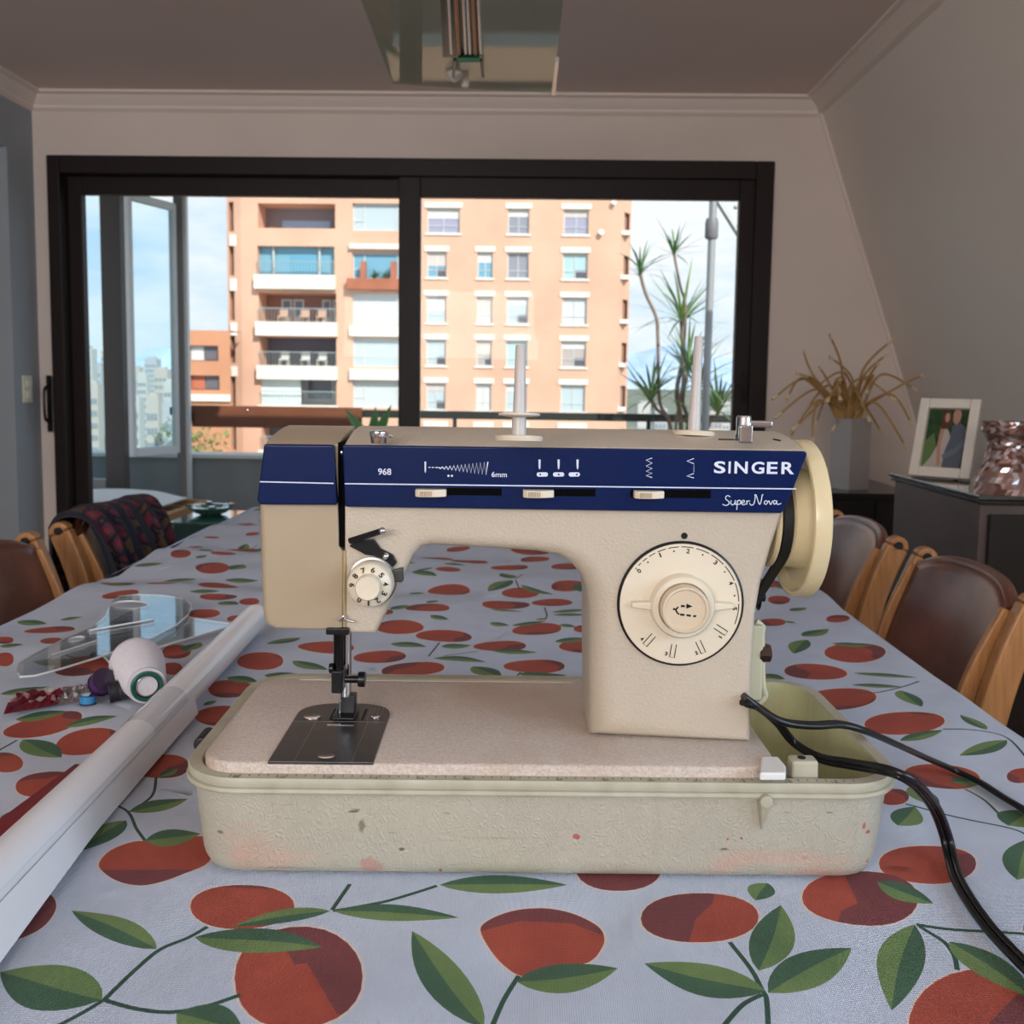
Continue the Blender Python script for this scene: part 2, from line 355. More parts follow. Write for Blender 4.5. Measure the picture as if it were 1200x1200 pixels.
# brown plank fixed on the railing
pa = at_y(226, 500, BY-.0); pb = at_y(424, 475, BY-.0)
pk = thing('wooden_plank', 'reddish brown wooden plank on the balcony railing left of the machine', 'plank', (pa.x, BY, pa.z))
MB().box((pa.x, BY-.02, pa.z), (pb.x, BY+.02, pb.z-.015)).build('board', mat('plank_wood', (.20, .068, .032), .5, var=.3, vscale=10, stretch=(.6, 5, 9)), pk, bevel=.004)
q = at_y(219, 488, BY); MB().box((q.x-.045, BY-.03, q.z-.035), (pa.x+.01, BY+.05, q.z+.04)).build('bracket', rm, pk, bevel=.004)
MB().sphere((at_y(291, 481, BY).x, BY-.022, at_y(291, 481, BY).z), .009).build('screw', mat('steel', (.6, .6, .6), .3, 1), pk)
# left side glazing of the balcony: dark post, glazed side panel, open white casement
gp = mat('grey_aluminium', (.30, .29, .29), .45, .2); wa = mat('white_aluminium', (.70, .70, .70), .4); tint = clear_mat('tinted_glass', (.88, .96, .98), .0, refl=.12)
GY = 5.52
sg = thing('balcony_side_glazing', 'fixed glazing with dark post at the left end of the balcony', 'glazing', (at_y(135, 400, GY).x, GY, -.02))
X0, X1 = at_y(120, 400, GY).x, at_y(147, 400, GY).x
MB().box((X0, GY, -.02), (X1-.02, GY+.07, 2.25)).build('post', mat('dark_post', (.085, .07, .065), .5), sg, bevel=.004)
X2 = at_y(96, 400, GY).x-.5; MB().box((X2, GY, -.02), (X2+.05, GY+.06, 2.25)).build('post', gp, sg, bevel=.004)
MB().box((X2+.05, GY+.025, .45), (X0, GY+.031, 2.2)).build('pane', tint, sg)
MB().box((X2, GY, 2.2), (X1-.02, GY+.06, 2.26)).build('rail', wa, sg, bevel=.003)
MB().box((X2, GY, .40), (X0, GY+.06, .46)).build('rail', gp, sg, bevel=.003)
# corner post and open casement
cs = thing('casement_window', 'open white framed casement window on the left of the balcony', 'window', (at_y(175, 400, 5.2).x, 5.2, .3))
A = at_y(149, 300, 5.48); B = at_y(205, 300, 5.862)
def wallbox(P, Q, z0, z1, t, nm, mt, par, **k):
    P = Vector((P.x, P.y, 0)); Q = Vector((Q.x, Q.y, 0)); u = (Q-P).normalized(); n = Vector((-u.y, u.x, 0))*t/2
    m = MB(); m.rings([[P-n+Vector((0,0,z)), P+n+Vector((0,0,z)), Q+n+Vector((0,0,z)), Q-n+Vector((0,0,z))] for z in (z0, z1)]); return m.build(nm, mt, par, **k)
ctop = at_y(149, 224, 5.48).z; cbot = at_y(203, 532, 5.75).z; u = (B-A).normalized()
wallbox(A, A+u*.03, cbot, ctop, .035, 'stile', wa, cs, bevel=.004); wallbox(B-u*.035, B, cbot, ctop, .035, 'stile', wa, cs, bevel=.004)
wallbox(A+u*.03, B-u*.035, ctop-.045, ctop, .04, 'rail', wa, cs, bevel=.004); wallbox(A+u*.03, B-u*.035, cbot, cbot+.05, .04, 'rail', wa, cs, bevel=.004)
wallbox(A+u*.03, B-u*.035, cbot+.05, ctop-.045, .008, 'pane', tint, cs)
po = thing('corner_post', 'grey metal corner post beside the open casement window', 'post', (at_y(213, 400, 5.9).x, 5.9, 0))
X0, X1 = at_y(208, 400, 5.9).x, at_y(218, 400, 5.9).x
MB().box((X0, 5.86, -.02), (X1, 5.93, 2.3)).build('upright', mat('post_grey', (.20, .185, .18), .5), po, bevel=.004)
MB().box((X1, 5.875, -.02), (X1+.02, 5.915, 2.3)).build('edge_strip', wa, po)

struct(MB().box((-3.4, WY+.16, 2.46), (-1.05, 6.6, 2.6)).box((-3.4, WY+.161, CEIL+.0), (-1.05, WY+.3, 2.46)).build('sun_block_slab', mat('slab_white', (.6, .58, .55), .9)))  # unseen slab and filler box added to keep sun off the left glazing
# wooden daybed with white cushion, green glass table with ashtray
tw = mat('honey_wood', (.36, .17, .06), .5, var=.25, vscale=14, stretch=(1, 6, 6))
zb = .36; c1 = at_z(172, 610, zb); c2 = at_z(262, 580, zb)
db = thing('wooden_daybed', 'wooden daybed under the white cushion at the left of the balcony', 'daybed', (c1.x-.5, c1.y+.3, -.02))
bx1 = (c1.x+c2.x)/2; by0, by1 = c1.y, min(c2.y, 5.45); bx0 = bx1-1.25
MB().box((bx1-.035, by0, zb-.12), (bx1, by1, zb)).build('side_rail', tw, db, bevel=.006)
MB().box((bx0, by0, zb-.12), (bx1-.035, by0+.035, zb)).build('side_rail', mat('dark_honey', (.16, .07, .035), .5), db, bevel=.006)
MB().box((bx0, by1-.035, zb-.12), (bx1-.035, by1, zb)).build('side_rail', tw, db, bevel=.006)
for i in range(7):
    y = by0+.05+i*(by1-by0-.16)/6; MB().box((bx0, y, zb-.05), (bx1-.035, y+.07, zb-.03)).build('slat', tw, db)
for X in (bx0+.02, bx1-.06):
    for Y in (by0+.02, by1-.06): MB().box((X, Y, -.02), (X+.05, Y+.05, zb-.121)).build('leg', tw, db, bevel=.004)
cu = thing('seat_cushion', 'flat white cushion lying on the wooden daybed', 'cushion', ((bx0+bx1)/2, (by0+by1)/2, zb-.03))
def cushion(u, v, top):
    x = bx0+.03+(bx1-bx0-.13)*u; y = by0+.06+(by1-by0-.12)*v; e = min(u, 1-u)*9; g = min(v, 1-v)*6
    h = .05*min(1, e)**.5*min(1, g)**.5; return (x, y, zb+.02+(h+.008*math.sin(9*u+2*v) if top else -.05*min(1, e)**.5*min(1,g)**.5))
m = MB(); m.grid(lambda u, v: cushion(u, v, True), 24, 16); m.grid(lambda u, v: cushion(u, v, False), 24, 16); m.build('cover', mat('white_fabric', (.72, .70, .70), .9, bump=.3, bscale=150), cu, smooth=60)
zg = .41; g0 = at_z(196, 612, zg); g1 = at_z(300, 600, zg)
gt = thing('green_side_table', 'low green glass topped table on the balcony beside the daybed', 'table', (g0.x+.25, g0.y+.2, -.02))
gx0, gx1, gy0, gy1 = g0.x, g0.x+.62, g0.y, g0.y+.42
MB().box((gx0, gy0, zg-.012), (gx1, gy1, zg)).build('table_top', mat('green_glass', (.02, .10, .075), .03, spec=.9, coat=1), gt, bevel=.003)
MB().box((gx0+.02, gy0+.02, zg-.13), (gx1-.02, gy1-.02, zg-.013)).build('apron', mat('dark_green', (.012, .045, .042), .35), gt, bevel=.003)
for X in (gx0+.02, gx1-.07):
    for Y in (gy0+.02, gy1-.07): MB().box((X, Y, -.02), (X+.05, Y+.05, zg-.131)).build('leg', mat('dark_green', (.012, .045, .042), .35), gt)
ac = at_z(247, 603, zg); at_ = thing('glass_ashtray', 'green cut glass ashtray on the green side table', 'ashtray', (ac.x, ac.y, zg))
MB().lathe([(.045, 0), (.075, .012), (.105, .035), (.108, .042), (.09, .042), (.06, .018), (.001, .012)], (ac.x, ac.y, zg), n=14).build('bowl', mat('ash_glass', (.05, .13, .11), .05, coat=1, spec=.9), at_, smooth=10)
for i in range(4):
    t = i*math.pi/2+.4; MB().box((ac.x+.098*math.cos(t)-.014, ac.y+.098*math.sin(t)-.014, zg+.041), (ac.x+.098*math.cos(t)+.014, ac.y+.098*math.sin(t)+.014, zg+.052)).build('rest', mat('ash_glass', (.05, .13, .11), .05), at_)

# parasol pole with strut at the right
PY_ = 5.30; pm = mat('pole_grey', (.34, .36, .37), .45, .3)
p1 = at_y(836, 232, PY_); p2 = at_y(826, 500, PY_)
pp = thing('parasol_pole', 'grey parasol pole with a collar and slanted strut on the balcony', 'parasol', (p2.x, PY_, -.02))
dirp = (p1-p2); g = p2+dirp*((-.02-p2.z)/dirp.z); top = p1+dirp*.45
MB().cyl(g, top, .021, n=18).build('pole', pm, pp)
cz = at_y(834, 268, PY_); MB().lathe([(.03, -.055), (.036, -.045), (.036, .03), (.03, .055)], cz, dirp, 18).build('collar', mat('collar_grey', (.20, .205, .21), .5), pp)
s1 = at_y(841, 236, PY_); s2 = at_y(866, 276, PY_); MB().tube([s1-(s2-s1)*.1, s2+(s2-s1)*1.3], .014, 10).build('strut', pm, pp)
s2 = at_y(862, 243, PY_); MB().sphere(s2, .012).build('strut_bolt', pm, pp)
MB().lathe([(.20, 0), (.20, .04), (.05, .07), (.03, .2)], (g.x, PY_, -.02), n=24).build('base', mat('collar_grey', (.2, .2, .21), .5), pp)

# spiky dracaena in a pot
def leaf_blade(m, base, d, L, wd, droop, mi=0, n=6):
    d = Vector(d).normalized(); side = d.cross(Vector((0, 0, 1)));  side = side.normalized() if side.length > .1 else Vector((1, 0, 0)); a = []; b = []
    for i in range(n+1):
        t = i/n; p = Vector(base)+d*L*t+Vector((0, 0, -droop*L*t*t)); ww = wd*(1-t**1.6)*(.55+.9*t if t < .5 else 1)
        a.append(p-side*ww/2); b.append(p+side*ww/2)
    k = m.add(a+b)
    for i in range(n): m.face((k+i, k+i+1, k+n+1+i+1, k+n+1+i), mi)
DY = 5.66
dr = thing('dracaena_plant', 'tall spiky dracaena with bare crooked stems on the balcony', 'plant', (at_y(790, 500, DY).x, DY, -.02))
pc = at_y(795, 500, DY); MB().lathe([(.13, 0), (.17, .02), (.20, .34), (.215, .35), (.215, .40), (.19, .40), (.18, .37), (.001, .37)], (pc.x, DY, -.02), n=28).build('pot', mat('terracotta', (.32, .13, .07), .8, var=.2, vscale=15), dr, smooth=50)
lf = [mat('dracaena_leaf', (.085, .20, .06), .45), mat('dracaena_leaf_pale', (.34, .48, .17), .5)]
bark = mat('dracaena_stem', (.30, .22, .16), .8, var=.3, vscale=80)
stems = [([(785, 500), (773, 470), (771, 400), (769, 372), (757, 345), (750, 320)], .010, (750, 318), 0, .26),
         ([(792, 500), (800, 450), (803, 380), (803, 355), (797, 335), (790, 298)], .008, (790, 295), 0, .26),
         ([(798, 500), (793, 460), (800, 420), (799, 375)], .014, (799, 374), 1, .30),
         ([(786, 500), (770, 480), (763, 468)], .010, (763, 466), 1, .26),
         ([(812, 500), (815, 480), (818, 455)], .014, (818, 452), 1, .34),
         ([(806, 500), (800, 470), (806, 435)], .012, (806, 432), 1, .30),
         ([(830, 500), (838, 490), (842, 482)], .010, (842, 480), 1, .30)]
for i, (pts, r, tip, kind, L) in enumerate(stems):
    off = (i % 3-1)*.06
    P = [Vector((pc.x+(at_y(pts[0][0], 500, DY).x-pc.x)*.4, DY+off*.5, .34))]+[at_y(x, y, DY+off) for x, y in pts]
    MB().tube(smooth_path(P, 5), r, 8).build('stem', bark, dr)
    m = MB(); tp = at_y(*tip, DY+off); rnd = random.Random(i+3); n = 20 if kind == 0 else 44
    for j in range(n):
        t = 2*math.pi*j*.382; el = rnd.uniform(-.25, 1.25); dd = Vector((math.cos(t)*math.cos(el), math.sin(t)*math.cos(el), math.sin(el)+.15))
        leaf_blade(m, tp+Vector((0, 0, rnd.uniform(-.03, .02))), dd, L*rnd.uniform(.6, 1.05)*(1.05 if kind == 0 else 1.45), .017 if kind == 0 else .024, rnd.uniform(.05, .4), 0 if (kind == 0 or rnd.random() < .4) else 1)
    tag(m.build('leaf_rosette', lf, dr, smooth=None, fix=False), kind='stuff')
# small broad-leaf plant behind the arm
PLY = 5.82; qx = at_y(437, 500, PLY)
sp_ = thing('young_leafy_plant', 'small green broad leaved plant on the balcony behind the machine arm', 'plant', (qx.x, PLY, -.02))
MB().lathe([(.075, 0), (.09, .02), (.11, .66), (.12, .665), (.12, .70), (.10, .70), (.09, .67), (.001, .67)], (qx.x, PLY, -.02), n=24).build('pot', mat('terracotta', (.32, .13, .07), .8), sp_)
for dx, ang, L in ((-.01, -.55, .30), (.005, .35, .30), (.0, .05, .27), (-.01, -.95, .22), (.01, .8, .22)):
    m = MB(); base = Vector((qx.x+dx, PLY, .655)); dv = Vector((math.sin(ang), .1*math.sin(9*ang), math.cos(ang))); sd = Vector((math.cos(ang), .5, -math.sin(ang))).normalized(); L1 = []; L2 = []; M1 = []
    for i in range(9):
        t = i/8; p = base+dv*L*t+Vector((.02*ang*t*t, 0, -.02*t*t)); ww = .036*math.sin(math.pi*t**.8)*(1-.2*t)+.001
        L1.append(p-sd*ww+Vector((0, -.012, 0))*math.sin(math.pi*t)); M1.append(p); L2.append(p+sd*ww+Vector((0, -.012, 0))*math.sin(math.pi*t))
    k = m.add(L1+M1+L2)
    for i in range(8): m.face((k+i, k+i+1, k+10+i, k+9+i)); m.face((k+9+i, k+10+i, k+19+i, k+18+i))
    m.build('leaf', mat('broad_leaf', (.10, .24, .08), .4), sp_, smooth=80, fix=False)

# ================================================================== THE CITY OUTSIDE
GZ = -26.0
MB().box((-2500, 12, GZ-2), (2500, 5200, GZ)).build('ground', mat('city_ground', (.20, .22, .16), .95, var=.4, vscale=.02))['kind'] = 'structure'
mo = MB(); rnd = random.Random(5); prof = []
for i in range(121):
    X = -5200+10400*i/120; h = 150+40*math.sin(i*.31)+30*math.sin(i*.83+1)+rnd.uniform(-15, 15); prof.append((X, h))
for i in range(120):
    (x0, h0), (x1, h1) = prof[i], prof[i+1]
    for (y0, s0), (y1, s1) in (((4300, 0), (4600, .55)), ((4600, .55), (4900, 1)), ((4900, 1), (5400, 0))):
        mo.poly([(x0, y0, GZ+(h0+26)*s0), (x1, y0, GZ+(h1+26)*s0), (x1, y1, GZ+(h1+26)*s1), (x0, y1, GZ+(h0+26)*s1)])
mm = mat('haze_blue_mountain', (.30, .42, .60), .95, var=.3, vscale=.003, detail=8, col2=(.56, .64, .74))  # distance haze painted into the blue base colour
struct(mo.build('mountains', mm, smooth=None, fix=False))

brick = mat('orange_brick', (.69, .42, .295), .9, var=.16, vscale=.35, detail=6)
cream = mat('cream_render', (.74, .69, .60), .85); dark_in = mat('dark_interior', (.06, .055, .06), .8)
winm = {}
def wm(c, r=.12):
    k = tuple(c)
    if k not in winm: winm[k] = mat('facade_glass_%d' % len(winm), c, r, spec=.6)
    return winm[k]
PALE = (.44, .52, .54); BLUE = (.16, .36, .48); GRY = (.26, .27, .31); LIL = (.33, .32, .42); DKW = (.10, .10, .12); BEI = (.42, .37, .34); TEAL = (.38, .54, .55)
FY = 60.0
def fx(x, y=350): return at_y(x, y, FY).x
def fz(y, x=500): return at_y(x, y, FY).z
bd = thing('apartment_building', 'large orange brick apartment block with cream balconies filling the window view', 'building', (fx(500), FY+6, GZ))
rows = [(244, 273), (295, 325), (347, 378), (398, 428), (449, 480), (500, 531)]
cols = [('A', 500, 523), ('B', 559, 577), ('C', 594, 619), ('D', 659, 688)]
cA = [LIL, BLUE, PALE, PALE, PALE, PALE]; cB = [None, BLUE, (.60, .60, .58), BEI, (.60, .60, .58), PALE]; cC = [GRY, GRY, PALE, TEAL, PALE, PALE]; cD = [LIL, TEAL, (.56, .59, .60), BEI, PALE, PALE]
wins = []
for ci, (nm, x0, x1) in enumerate(cols):
    for ri, (y0, y1) in enumerate(rows):
        c = (cA, cB, cC, cD)[ci][ri]
        if c is None: continue
        xx1 = 538 if (ci == 0 and ri == 0) else x1
        wins.append((fx(x0), fx(xx1), fz(y1), fz(y0), .25, c, 'w'))
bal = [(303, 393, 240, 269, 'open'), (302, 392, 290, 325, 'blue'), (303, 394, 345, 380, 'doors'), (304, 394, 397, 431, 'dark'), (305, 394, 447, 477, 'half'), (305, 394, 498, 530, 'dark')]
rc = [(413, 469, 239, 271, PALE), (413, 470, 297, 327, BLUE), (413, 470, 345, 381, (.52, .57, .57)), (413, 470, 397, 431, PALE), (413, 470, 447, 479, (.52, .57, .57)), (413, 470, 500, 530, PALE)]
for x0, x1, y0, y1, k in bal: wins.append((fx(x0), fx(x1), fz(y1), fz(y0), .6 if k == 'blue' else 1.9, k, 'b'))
for x0, x1, y0, y1, k in rc: wins.append((fx(x0), fx(x1), fz(y1), fz(y0), .3, k, 'r'))
BX0, BX1 = fx(283), fx(724); BT = fz(140)
m = MB(); holes_wall(m, BX0, BX1, GZ, BT, [q[:5] for q in wins], lambda u, v, d: (u, FY+d, v), .25)
m.poly([(BX0, FY, BT), (BX1, FY, BT), (BX1, FY+16, BT), (BX0, FY+16, BT)])
# receding corner flanks with slit windows
FR = fx(740)-BX1; FLW = BX0-fx(265)
def flank_r(u, v, d): return (BX1+FR*u, FY+1.4*u+d, v)
slr = [(.42, .86, fz(y1), fz(y0)) for y0, y1 in rows]
holes_wall(m, 0, 1, GZ, BT, slr, flank_r, .5)
def flank_l(u, v, d): return (BX0-FLW*u, FY+.3*u+d, v)
sll = [(.5, .85, fz(y1), fz(y0-6)) for y0, y1 in rows]
holes_wall(m, 0, 1, GZ, BT, sll, flank_l, .5)
m.poly([(BX1+FR, FY+1.4, GZ), (BX1+FR, FY+16, GZ), (BX1+FR, FY+16, BT), (BX1+FR, FY+1.4, BT)]); m.poly([(BX0-FLW, FY+.3, GZ), (BX0-FLW, FY+16, GZ), (BX0-FLW, FY+16, BT), (BX0-FLW, FY+.3, BT)])
m.poly([(BX0, FY+16, GZ), (BX1, FY+16, GZ), (BX1, FY+16, BT), (BX0, FY+16, BT)])
m.build('wall', brick, bd, smooth=None, fix=False)
for rs_, fn in ((slr, flank_r), (sll, flank_l)):
    for a, b, c, d in rs_: MB().poly([fn(a, c, .45), fn(b, c, .45), fn(b, d, .45), fn(a, d, .45)]).build('window', wm((.34, .22, .17)), bd, fix=False)
for i, (y0, y1) in enumerate(((277, 290), (329, 343), (381, 396), (432, 444), (484, 496))):
    MB().box((fx(269), FY+.1, fz(y1)), (fx(283), FY+1.3, fz(y0))).build('balcony_box', cream, bd)
    MB().box((fx(727), FY+.2, fz(y0-5)), (fx(737), FY+1.1, fz(y0-10))).build('lintel', cream, bd)
rnd = random.Random(11)
frm = mat('window_frame_white', (.6, .6, .58), .5)
for (a, b, c, d, dep, k, ty) in wins:
    if ty in 'wr':
        fr = MB(); t = .07; Y = FY+dep-.08
        fr.box((a, Y, c), (a+t, FY+dep, d)); fr.box((b-t, Y, c), (b, FY+dep, d)); fr.box((a+t, Y, d-t), (b-t, FY+dep, d)); fr.box((a+t, Y, c), (b-t, FY+dep, c+t))
        if ty == 'w': fr.box(((a+b)/2-.025, Y, c+t), ((a+b)/2+.025, FY+dep, d-t)); fr.box((a+t, Y, c+.3*(d-c)-.02), (b-t, FY+dep, c+.3*(d-c)+.02))
        else: fr.box((a+.23*(b-a), Y, c+t), (a+.23*(b-a)+.06, FY+dep, d-t)); fr.box((a+t, Y, c+.36*(d-c)), (a+.23*(b-a), FY+dep, c+.36*(d-c)+.06)); fr.box((b-.09*(b-a), Y, c+t), (b-.09*(b-a)+.06, FY+dep, d-t))
        wo_ = fr.build('window', frm, bd)
        MB().box((a+t*.5, FY+dep-.03, c+t*.5), (b-t*.5, FY+dep-.01, d-t*.5)).build('pane', wm(k), wo_)
        h = rnd.choice((0, 0, .25, .35, .5))
        if ty == 'w' and h: MB().box((a+t, FY+dep-.06, d-t-(d-c)*h), (b-t, FY+dep-.04, d-t)).build('blind', wm(rnd.choice(((.55, .50, .46), (.62, .62, .60))), .8), wo_)
        if ty == 'w' and rnd.random() < .3: MB().box((a+.5*(b-a), FY+dep-.055, c+t), (b-t, FY+dep-.035, c+.35*(d-c))).build('open_light', wm(DKW), wo_)
        if ty == 'w':
            MB().box((a-.16, FY-.07, d+.03), (b+.16, FY+.2, d+.36)).build('lintel', cream, bd); MB().box((a-.12, FY-.09, c-.13), (b+.12, FY+.2, c)).build('sill', cream, bd)
    else:
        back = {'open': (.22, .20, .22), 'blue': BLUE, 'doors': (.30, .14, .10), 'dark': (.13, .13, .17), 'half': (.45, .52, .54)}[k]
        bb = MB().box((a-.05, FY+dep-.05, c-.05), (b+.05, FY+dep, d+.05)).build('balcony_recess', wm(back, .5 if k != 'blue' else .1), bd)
        W = b-a; H = d-c
        if k == 'doors':
            for q0, q1 in ((.2, .34), (.36, .5), (.74, .86), (.88, .99)):
                dd = MB().box((a+W*q0, FY+dep-.14, c), (a+W*q1, FY+dep-.05, c+H*.86)).build('french_door', frm, bd)
                MB().box((a+W*q0+.12, FY+dep-.16, c+.5), (a+W*q1-.12, FY+dep-.14, c+H*.86-.12)).build('pane', wm((.16, .17, .22)), dd)
        if k == 'blue':
            for q in (.18, .78): MB().box((a+W*q, FY+.3, c), (a+W*q+.12, FY+.4, d)).build('mullion', wm((.5, .5, .45), .6), bd)
            MB().box((a+W*.4, FY+dep-.08, c), (a+W*.75, FY+dep-.051, d-.4)).build('sliding_door', wm((.12, .33, .46)), bd)
        if k == 'half':
            MB().box((a, FY+.15, c), (a+W*.52, FY+.2, d)).build('blind', wm((.66, .74, .74), .8), bd); MB().box((a+W*.54, FY+dep-.1, c+.4), (a+W*.85, FY+dep-.051, d)).build('sliding_door', wm((.15, .18, .24)), bd)
        if k == 'open': MB().box((a+W*.22, FY+dep-.1, c), (a+W*.86, FY+dep-.051, c+H*.5)).build('sliding_door', wm((.30, .42, .62)), bd)
        if k != 'open':
            MB().box((a-.12, FY-.45, c-.85), (b+.12, FY+.05, c+.02)).build('balcony_front', cream, bd)
            rg = MB(); 
            for i in range(25): X = a+.05+(W-.1)*i/24; rg.box((X-.012, FY-.2, c+.02), (X+.012, FY-.17, c+.85))
            rg.box((a, FY-.21, c+.85), (b, FY-.16, c+.9)); rg.build('balcony_rail', wm((.28, .36, .36), .5), bd)
        if k in ('doors', 'dark'):
            for q in (.22, .5, .72):
                ch = MB(); X = a+W*q; Y = FY+.5; ch.box((X, Y, c+.38), (X+.55, Y+.5, c+.46)); ch.box((X, Y+.45, c+.46), (X+.55, Y+.5, c+.95))
                for u in (0, .5):
                    for v in (0, .45): ch.box((X+u, Y+v, c), (X+u+.05, Y+v+.05, c+.38))
                ch.build('balcony_chair', wm((.55, .36, .26) if k == 'doors' else (.6, .6, .56), .8), bd)
for x0, x1, y0, y1 in ((410, 472, 383, 395), (410, 472, 433, 446), (410, 472, 287, 293)):
    MB().box((fx(x0), FY-.25, fz(y1)), (fx(x1), FY+.1, fz(y0))).build('balcony_front', cream, bd)
MB().box((fx(408), FY-.5, fz(341)), (fx(472), FY+.1, fz(328))).build('flower_box', mat('red_brick', (.42, .15, .085), .9, var=.2, vscale=1), bd)
for x in (427, 462): MB().box((fx(x-3), FY-.5, fz(328)), (fx(x+3), FY-.1, fz(308))).build('brick_pier', mat('red_brick', (.42, .15, .085), .9), bd)
rnd = random.Random(2)
for x in (440, 452):
    m = MB()
    for j in range(30): leaf_blade(m, (fx(x), FY-.3, fz(328)), (rnd.uniform(-1, 1), rnd.uniform(-.5, .5), rnd.uniform(.3, 1.4)), rnd.uniform(.4, 1), .12, .3)
    m.build('potted_shrub', mat('shrub_green', (.05, .13, .05), .7), bd, smooth=None, fix=False)
for x, y, r in ((703, 271, 3.4), (717, 236, 3)):
    MB().lathe([(.01, 0), (r*.05, .1), (r*.054, .14), (r*.02, .05)], (fx(x), FY-.15, fz(y)), (0, -1, .3), 16).build('satellite_dish', wm((.75, .75, .75), .6), bd)
# lower brick building on its left
F2 = 57.0; f2 = lambda x: at_y(x, 430, F2).x; g2 = lambda y: at_y(240, y, F2).z
b2 = thing('low_brick_building', 'lower orange brick building left of the apartment block', 'building', (f2(245), F2+1.2, GZ))
w2 = [(f2(221), f2(256), g2(423), g2(405)), (f2(222), f2(257), g2(457), g2(440)), (f2(222), f2(257), g2(492), g2(475))]
m = MB(); holes_wall(m, f2(213), f2(270), GZ, g2(387), w2, lambda u, v, d: (u, F2+d, v), .5); m.poly([(f2(213), F2, g2(387)), (f2(270), F2, g2(387)), (f2(270), F2+2.4, g2(387)), (f2(213), F2+2.4, g2(387))])
m.poly([(f2(213), F2, GZ), (f2(213), F2+2.4, GZ), (f2(213), F2+2.4, g2(387)), (f2(213), F2, g2(387))])
m.build('wall', mat('deep_brick', (.58, .27, .15), .9, var=.15, vscale=.4), b2, smooth=None, fix=False)
for i, (a, b, c, d) in enumerate(w2):
    o = MB().box((a, F2+.4, c), (b, F2+.5, d)).build('window', wm((.20, .15, .15)), b2)
    MB().box((a+.05, F2+.33, c+.05), (a+(b-a)*.45, F2+.39, d-.05)).build('blind', wm((.6, .62, .62) if i == 0 else (.45, .14, .08), .7), o)
    MB().box((a+(b-a)*.5, F2+.33, c+.1), (a+(b-a)*.93, F2+.39, d-.1)).build('pane', wm((.13, .12, .14)), o)
MB().box((f2(213), F2-.2, g2(470)), (f2(270), F2, g2(462))).build('cornice', cream, b2)
# garden tree near it
gtree = thing('garden_tree', 'small green tree in front of the lower brick building', 'tree', (f2(228), F2-8, GZ))
q = at_y(226, 522, F2-8); MB().cyl((q.x, F2-8, GZ), (q.x, F2-8, q.z), .25, .1, 8).build('trunk', bark, gtree)
m = MB(); rnd = random.Random(4)
for j in range(700):
    dd = Vector((rnd.gauss(0, 1), rnd.gauss(0, 1), rnd.gauss(0, .8))); dd.normalize(); p = Vector((q.x, F2-8, q.z))+dd*2.0*rnd.random()**.4
    leaf_blade(m, p, (rnd.uniform(-1, 1), rnd.uniform(-1, 1), rnd.uniform(-.6, .8)), .35, .16, .2, n=2)
tag(m.build('crown', mat('tree_leaf', (.16, .24, .07), .7), gtree, smooth=None, fix=False), kind='stuff')
# far towers seen through the left glazing and to the right
towers = [(100, 405, 9, 360, 0), (112, 425, 8, 420, 1), (124, 408, 8, 500, 2), (136, 432, 9, 300, 0), (148, 442, 8, 330, 1), (158, 428, 7, 520, 2), (166, 436, 7, 400, 0), (176, 418, 9, 600, 1), (188, 430, 10, 430, 2), (198, 444, 8, 320, 0), (206, 434, 6, 560, 1),
          (108, 446, 8, 240, 2), (130, 458, 10, 220, 1), (155, 462, 10, 230, 0), (178, 460, 9, 210, 2), (196, 468, 8, 200, 1),
          (755, 470, 9, 300, 0), (775, 476, 9, 260, 1), (840, 478, 10, 320, 2), (850, 470, 8, 420, 0)]
tc_ = [(.50, .49, .47), (.42, .43, .45), (.48, .43, .39)]
names = ['pale concrete', 'grey concrete', 'sand coloured']
spots = ['leftmost seen past the door frame', 'second from the left in the skyline', 'third of the taller ones in the skyline', 'low one behind the dark balcony post', 'beside the dark balcony post', 'tall thin one in the casement pane', 'slim one in the casement pane', 'tallest in the middle of the casement pane', 'broad one in the right half of the casement pane', 'low one at the right edge of the casement pane', 'rightmost of the skyline behind the casement stile', 'squat near one at the far left', 'squat near one left of the dark post', 'squat near one at the left of the casement pane', 'squat near one in the middle of the casement pane', 'nearest one at the right of the casement pane', 'low one just right of the brick block', 'low one between the dracaena stems', 'low one right of the parasol pole', 'low one beside the right door frame']
for i, (x, y, wpx, D, k) in enumerate(towers):
    p = at_y(x, y, D); hw = wpx*.8*D/FPX
    t = thing('distant_tower', 'far away %s tower, %s' % (names[k], spots[i]), 'building', (p.x, D, GZ), group='distant city towers')
    m = MB(); m.box((p.x-hw, D, GZ), (p.x+hw, D+2*hw, p.z-.03*(p.z-GZ))); m.box((p.x-hw*.6, D+hw*.4, p.z-.03*(p.z-GZ)), (p.x+hw*.5, D+hw*1.5, p.z)); m.build('wall', mat('tower_%d' % k, tc_[k], .9), t, smooth=None)
    nf = max(4, int((p.z-GZ)/3.2)); wv = MB()
    for f in range(nf-1):
        z = GZ+(p.z-.03*(p.z-GZ)-GZ)*(f+.35)/nf
        for c in range(3): wv.box((p.x-hw*.85+c*hw*.6, D-.15, z), (p.x-hw*.85+c*hw*.6+hw*.42, D, z+1.4))
    tag(wv.build('window_grid', wm((.24, .28, .32)), t, smooth=None), kind='stuff')

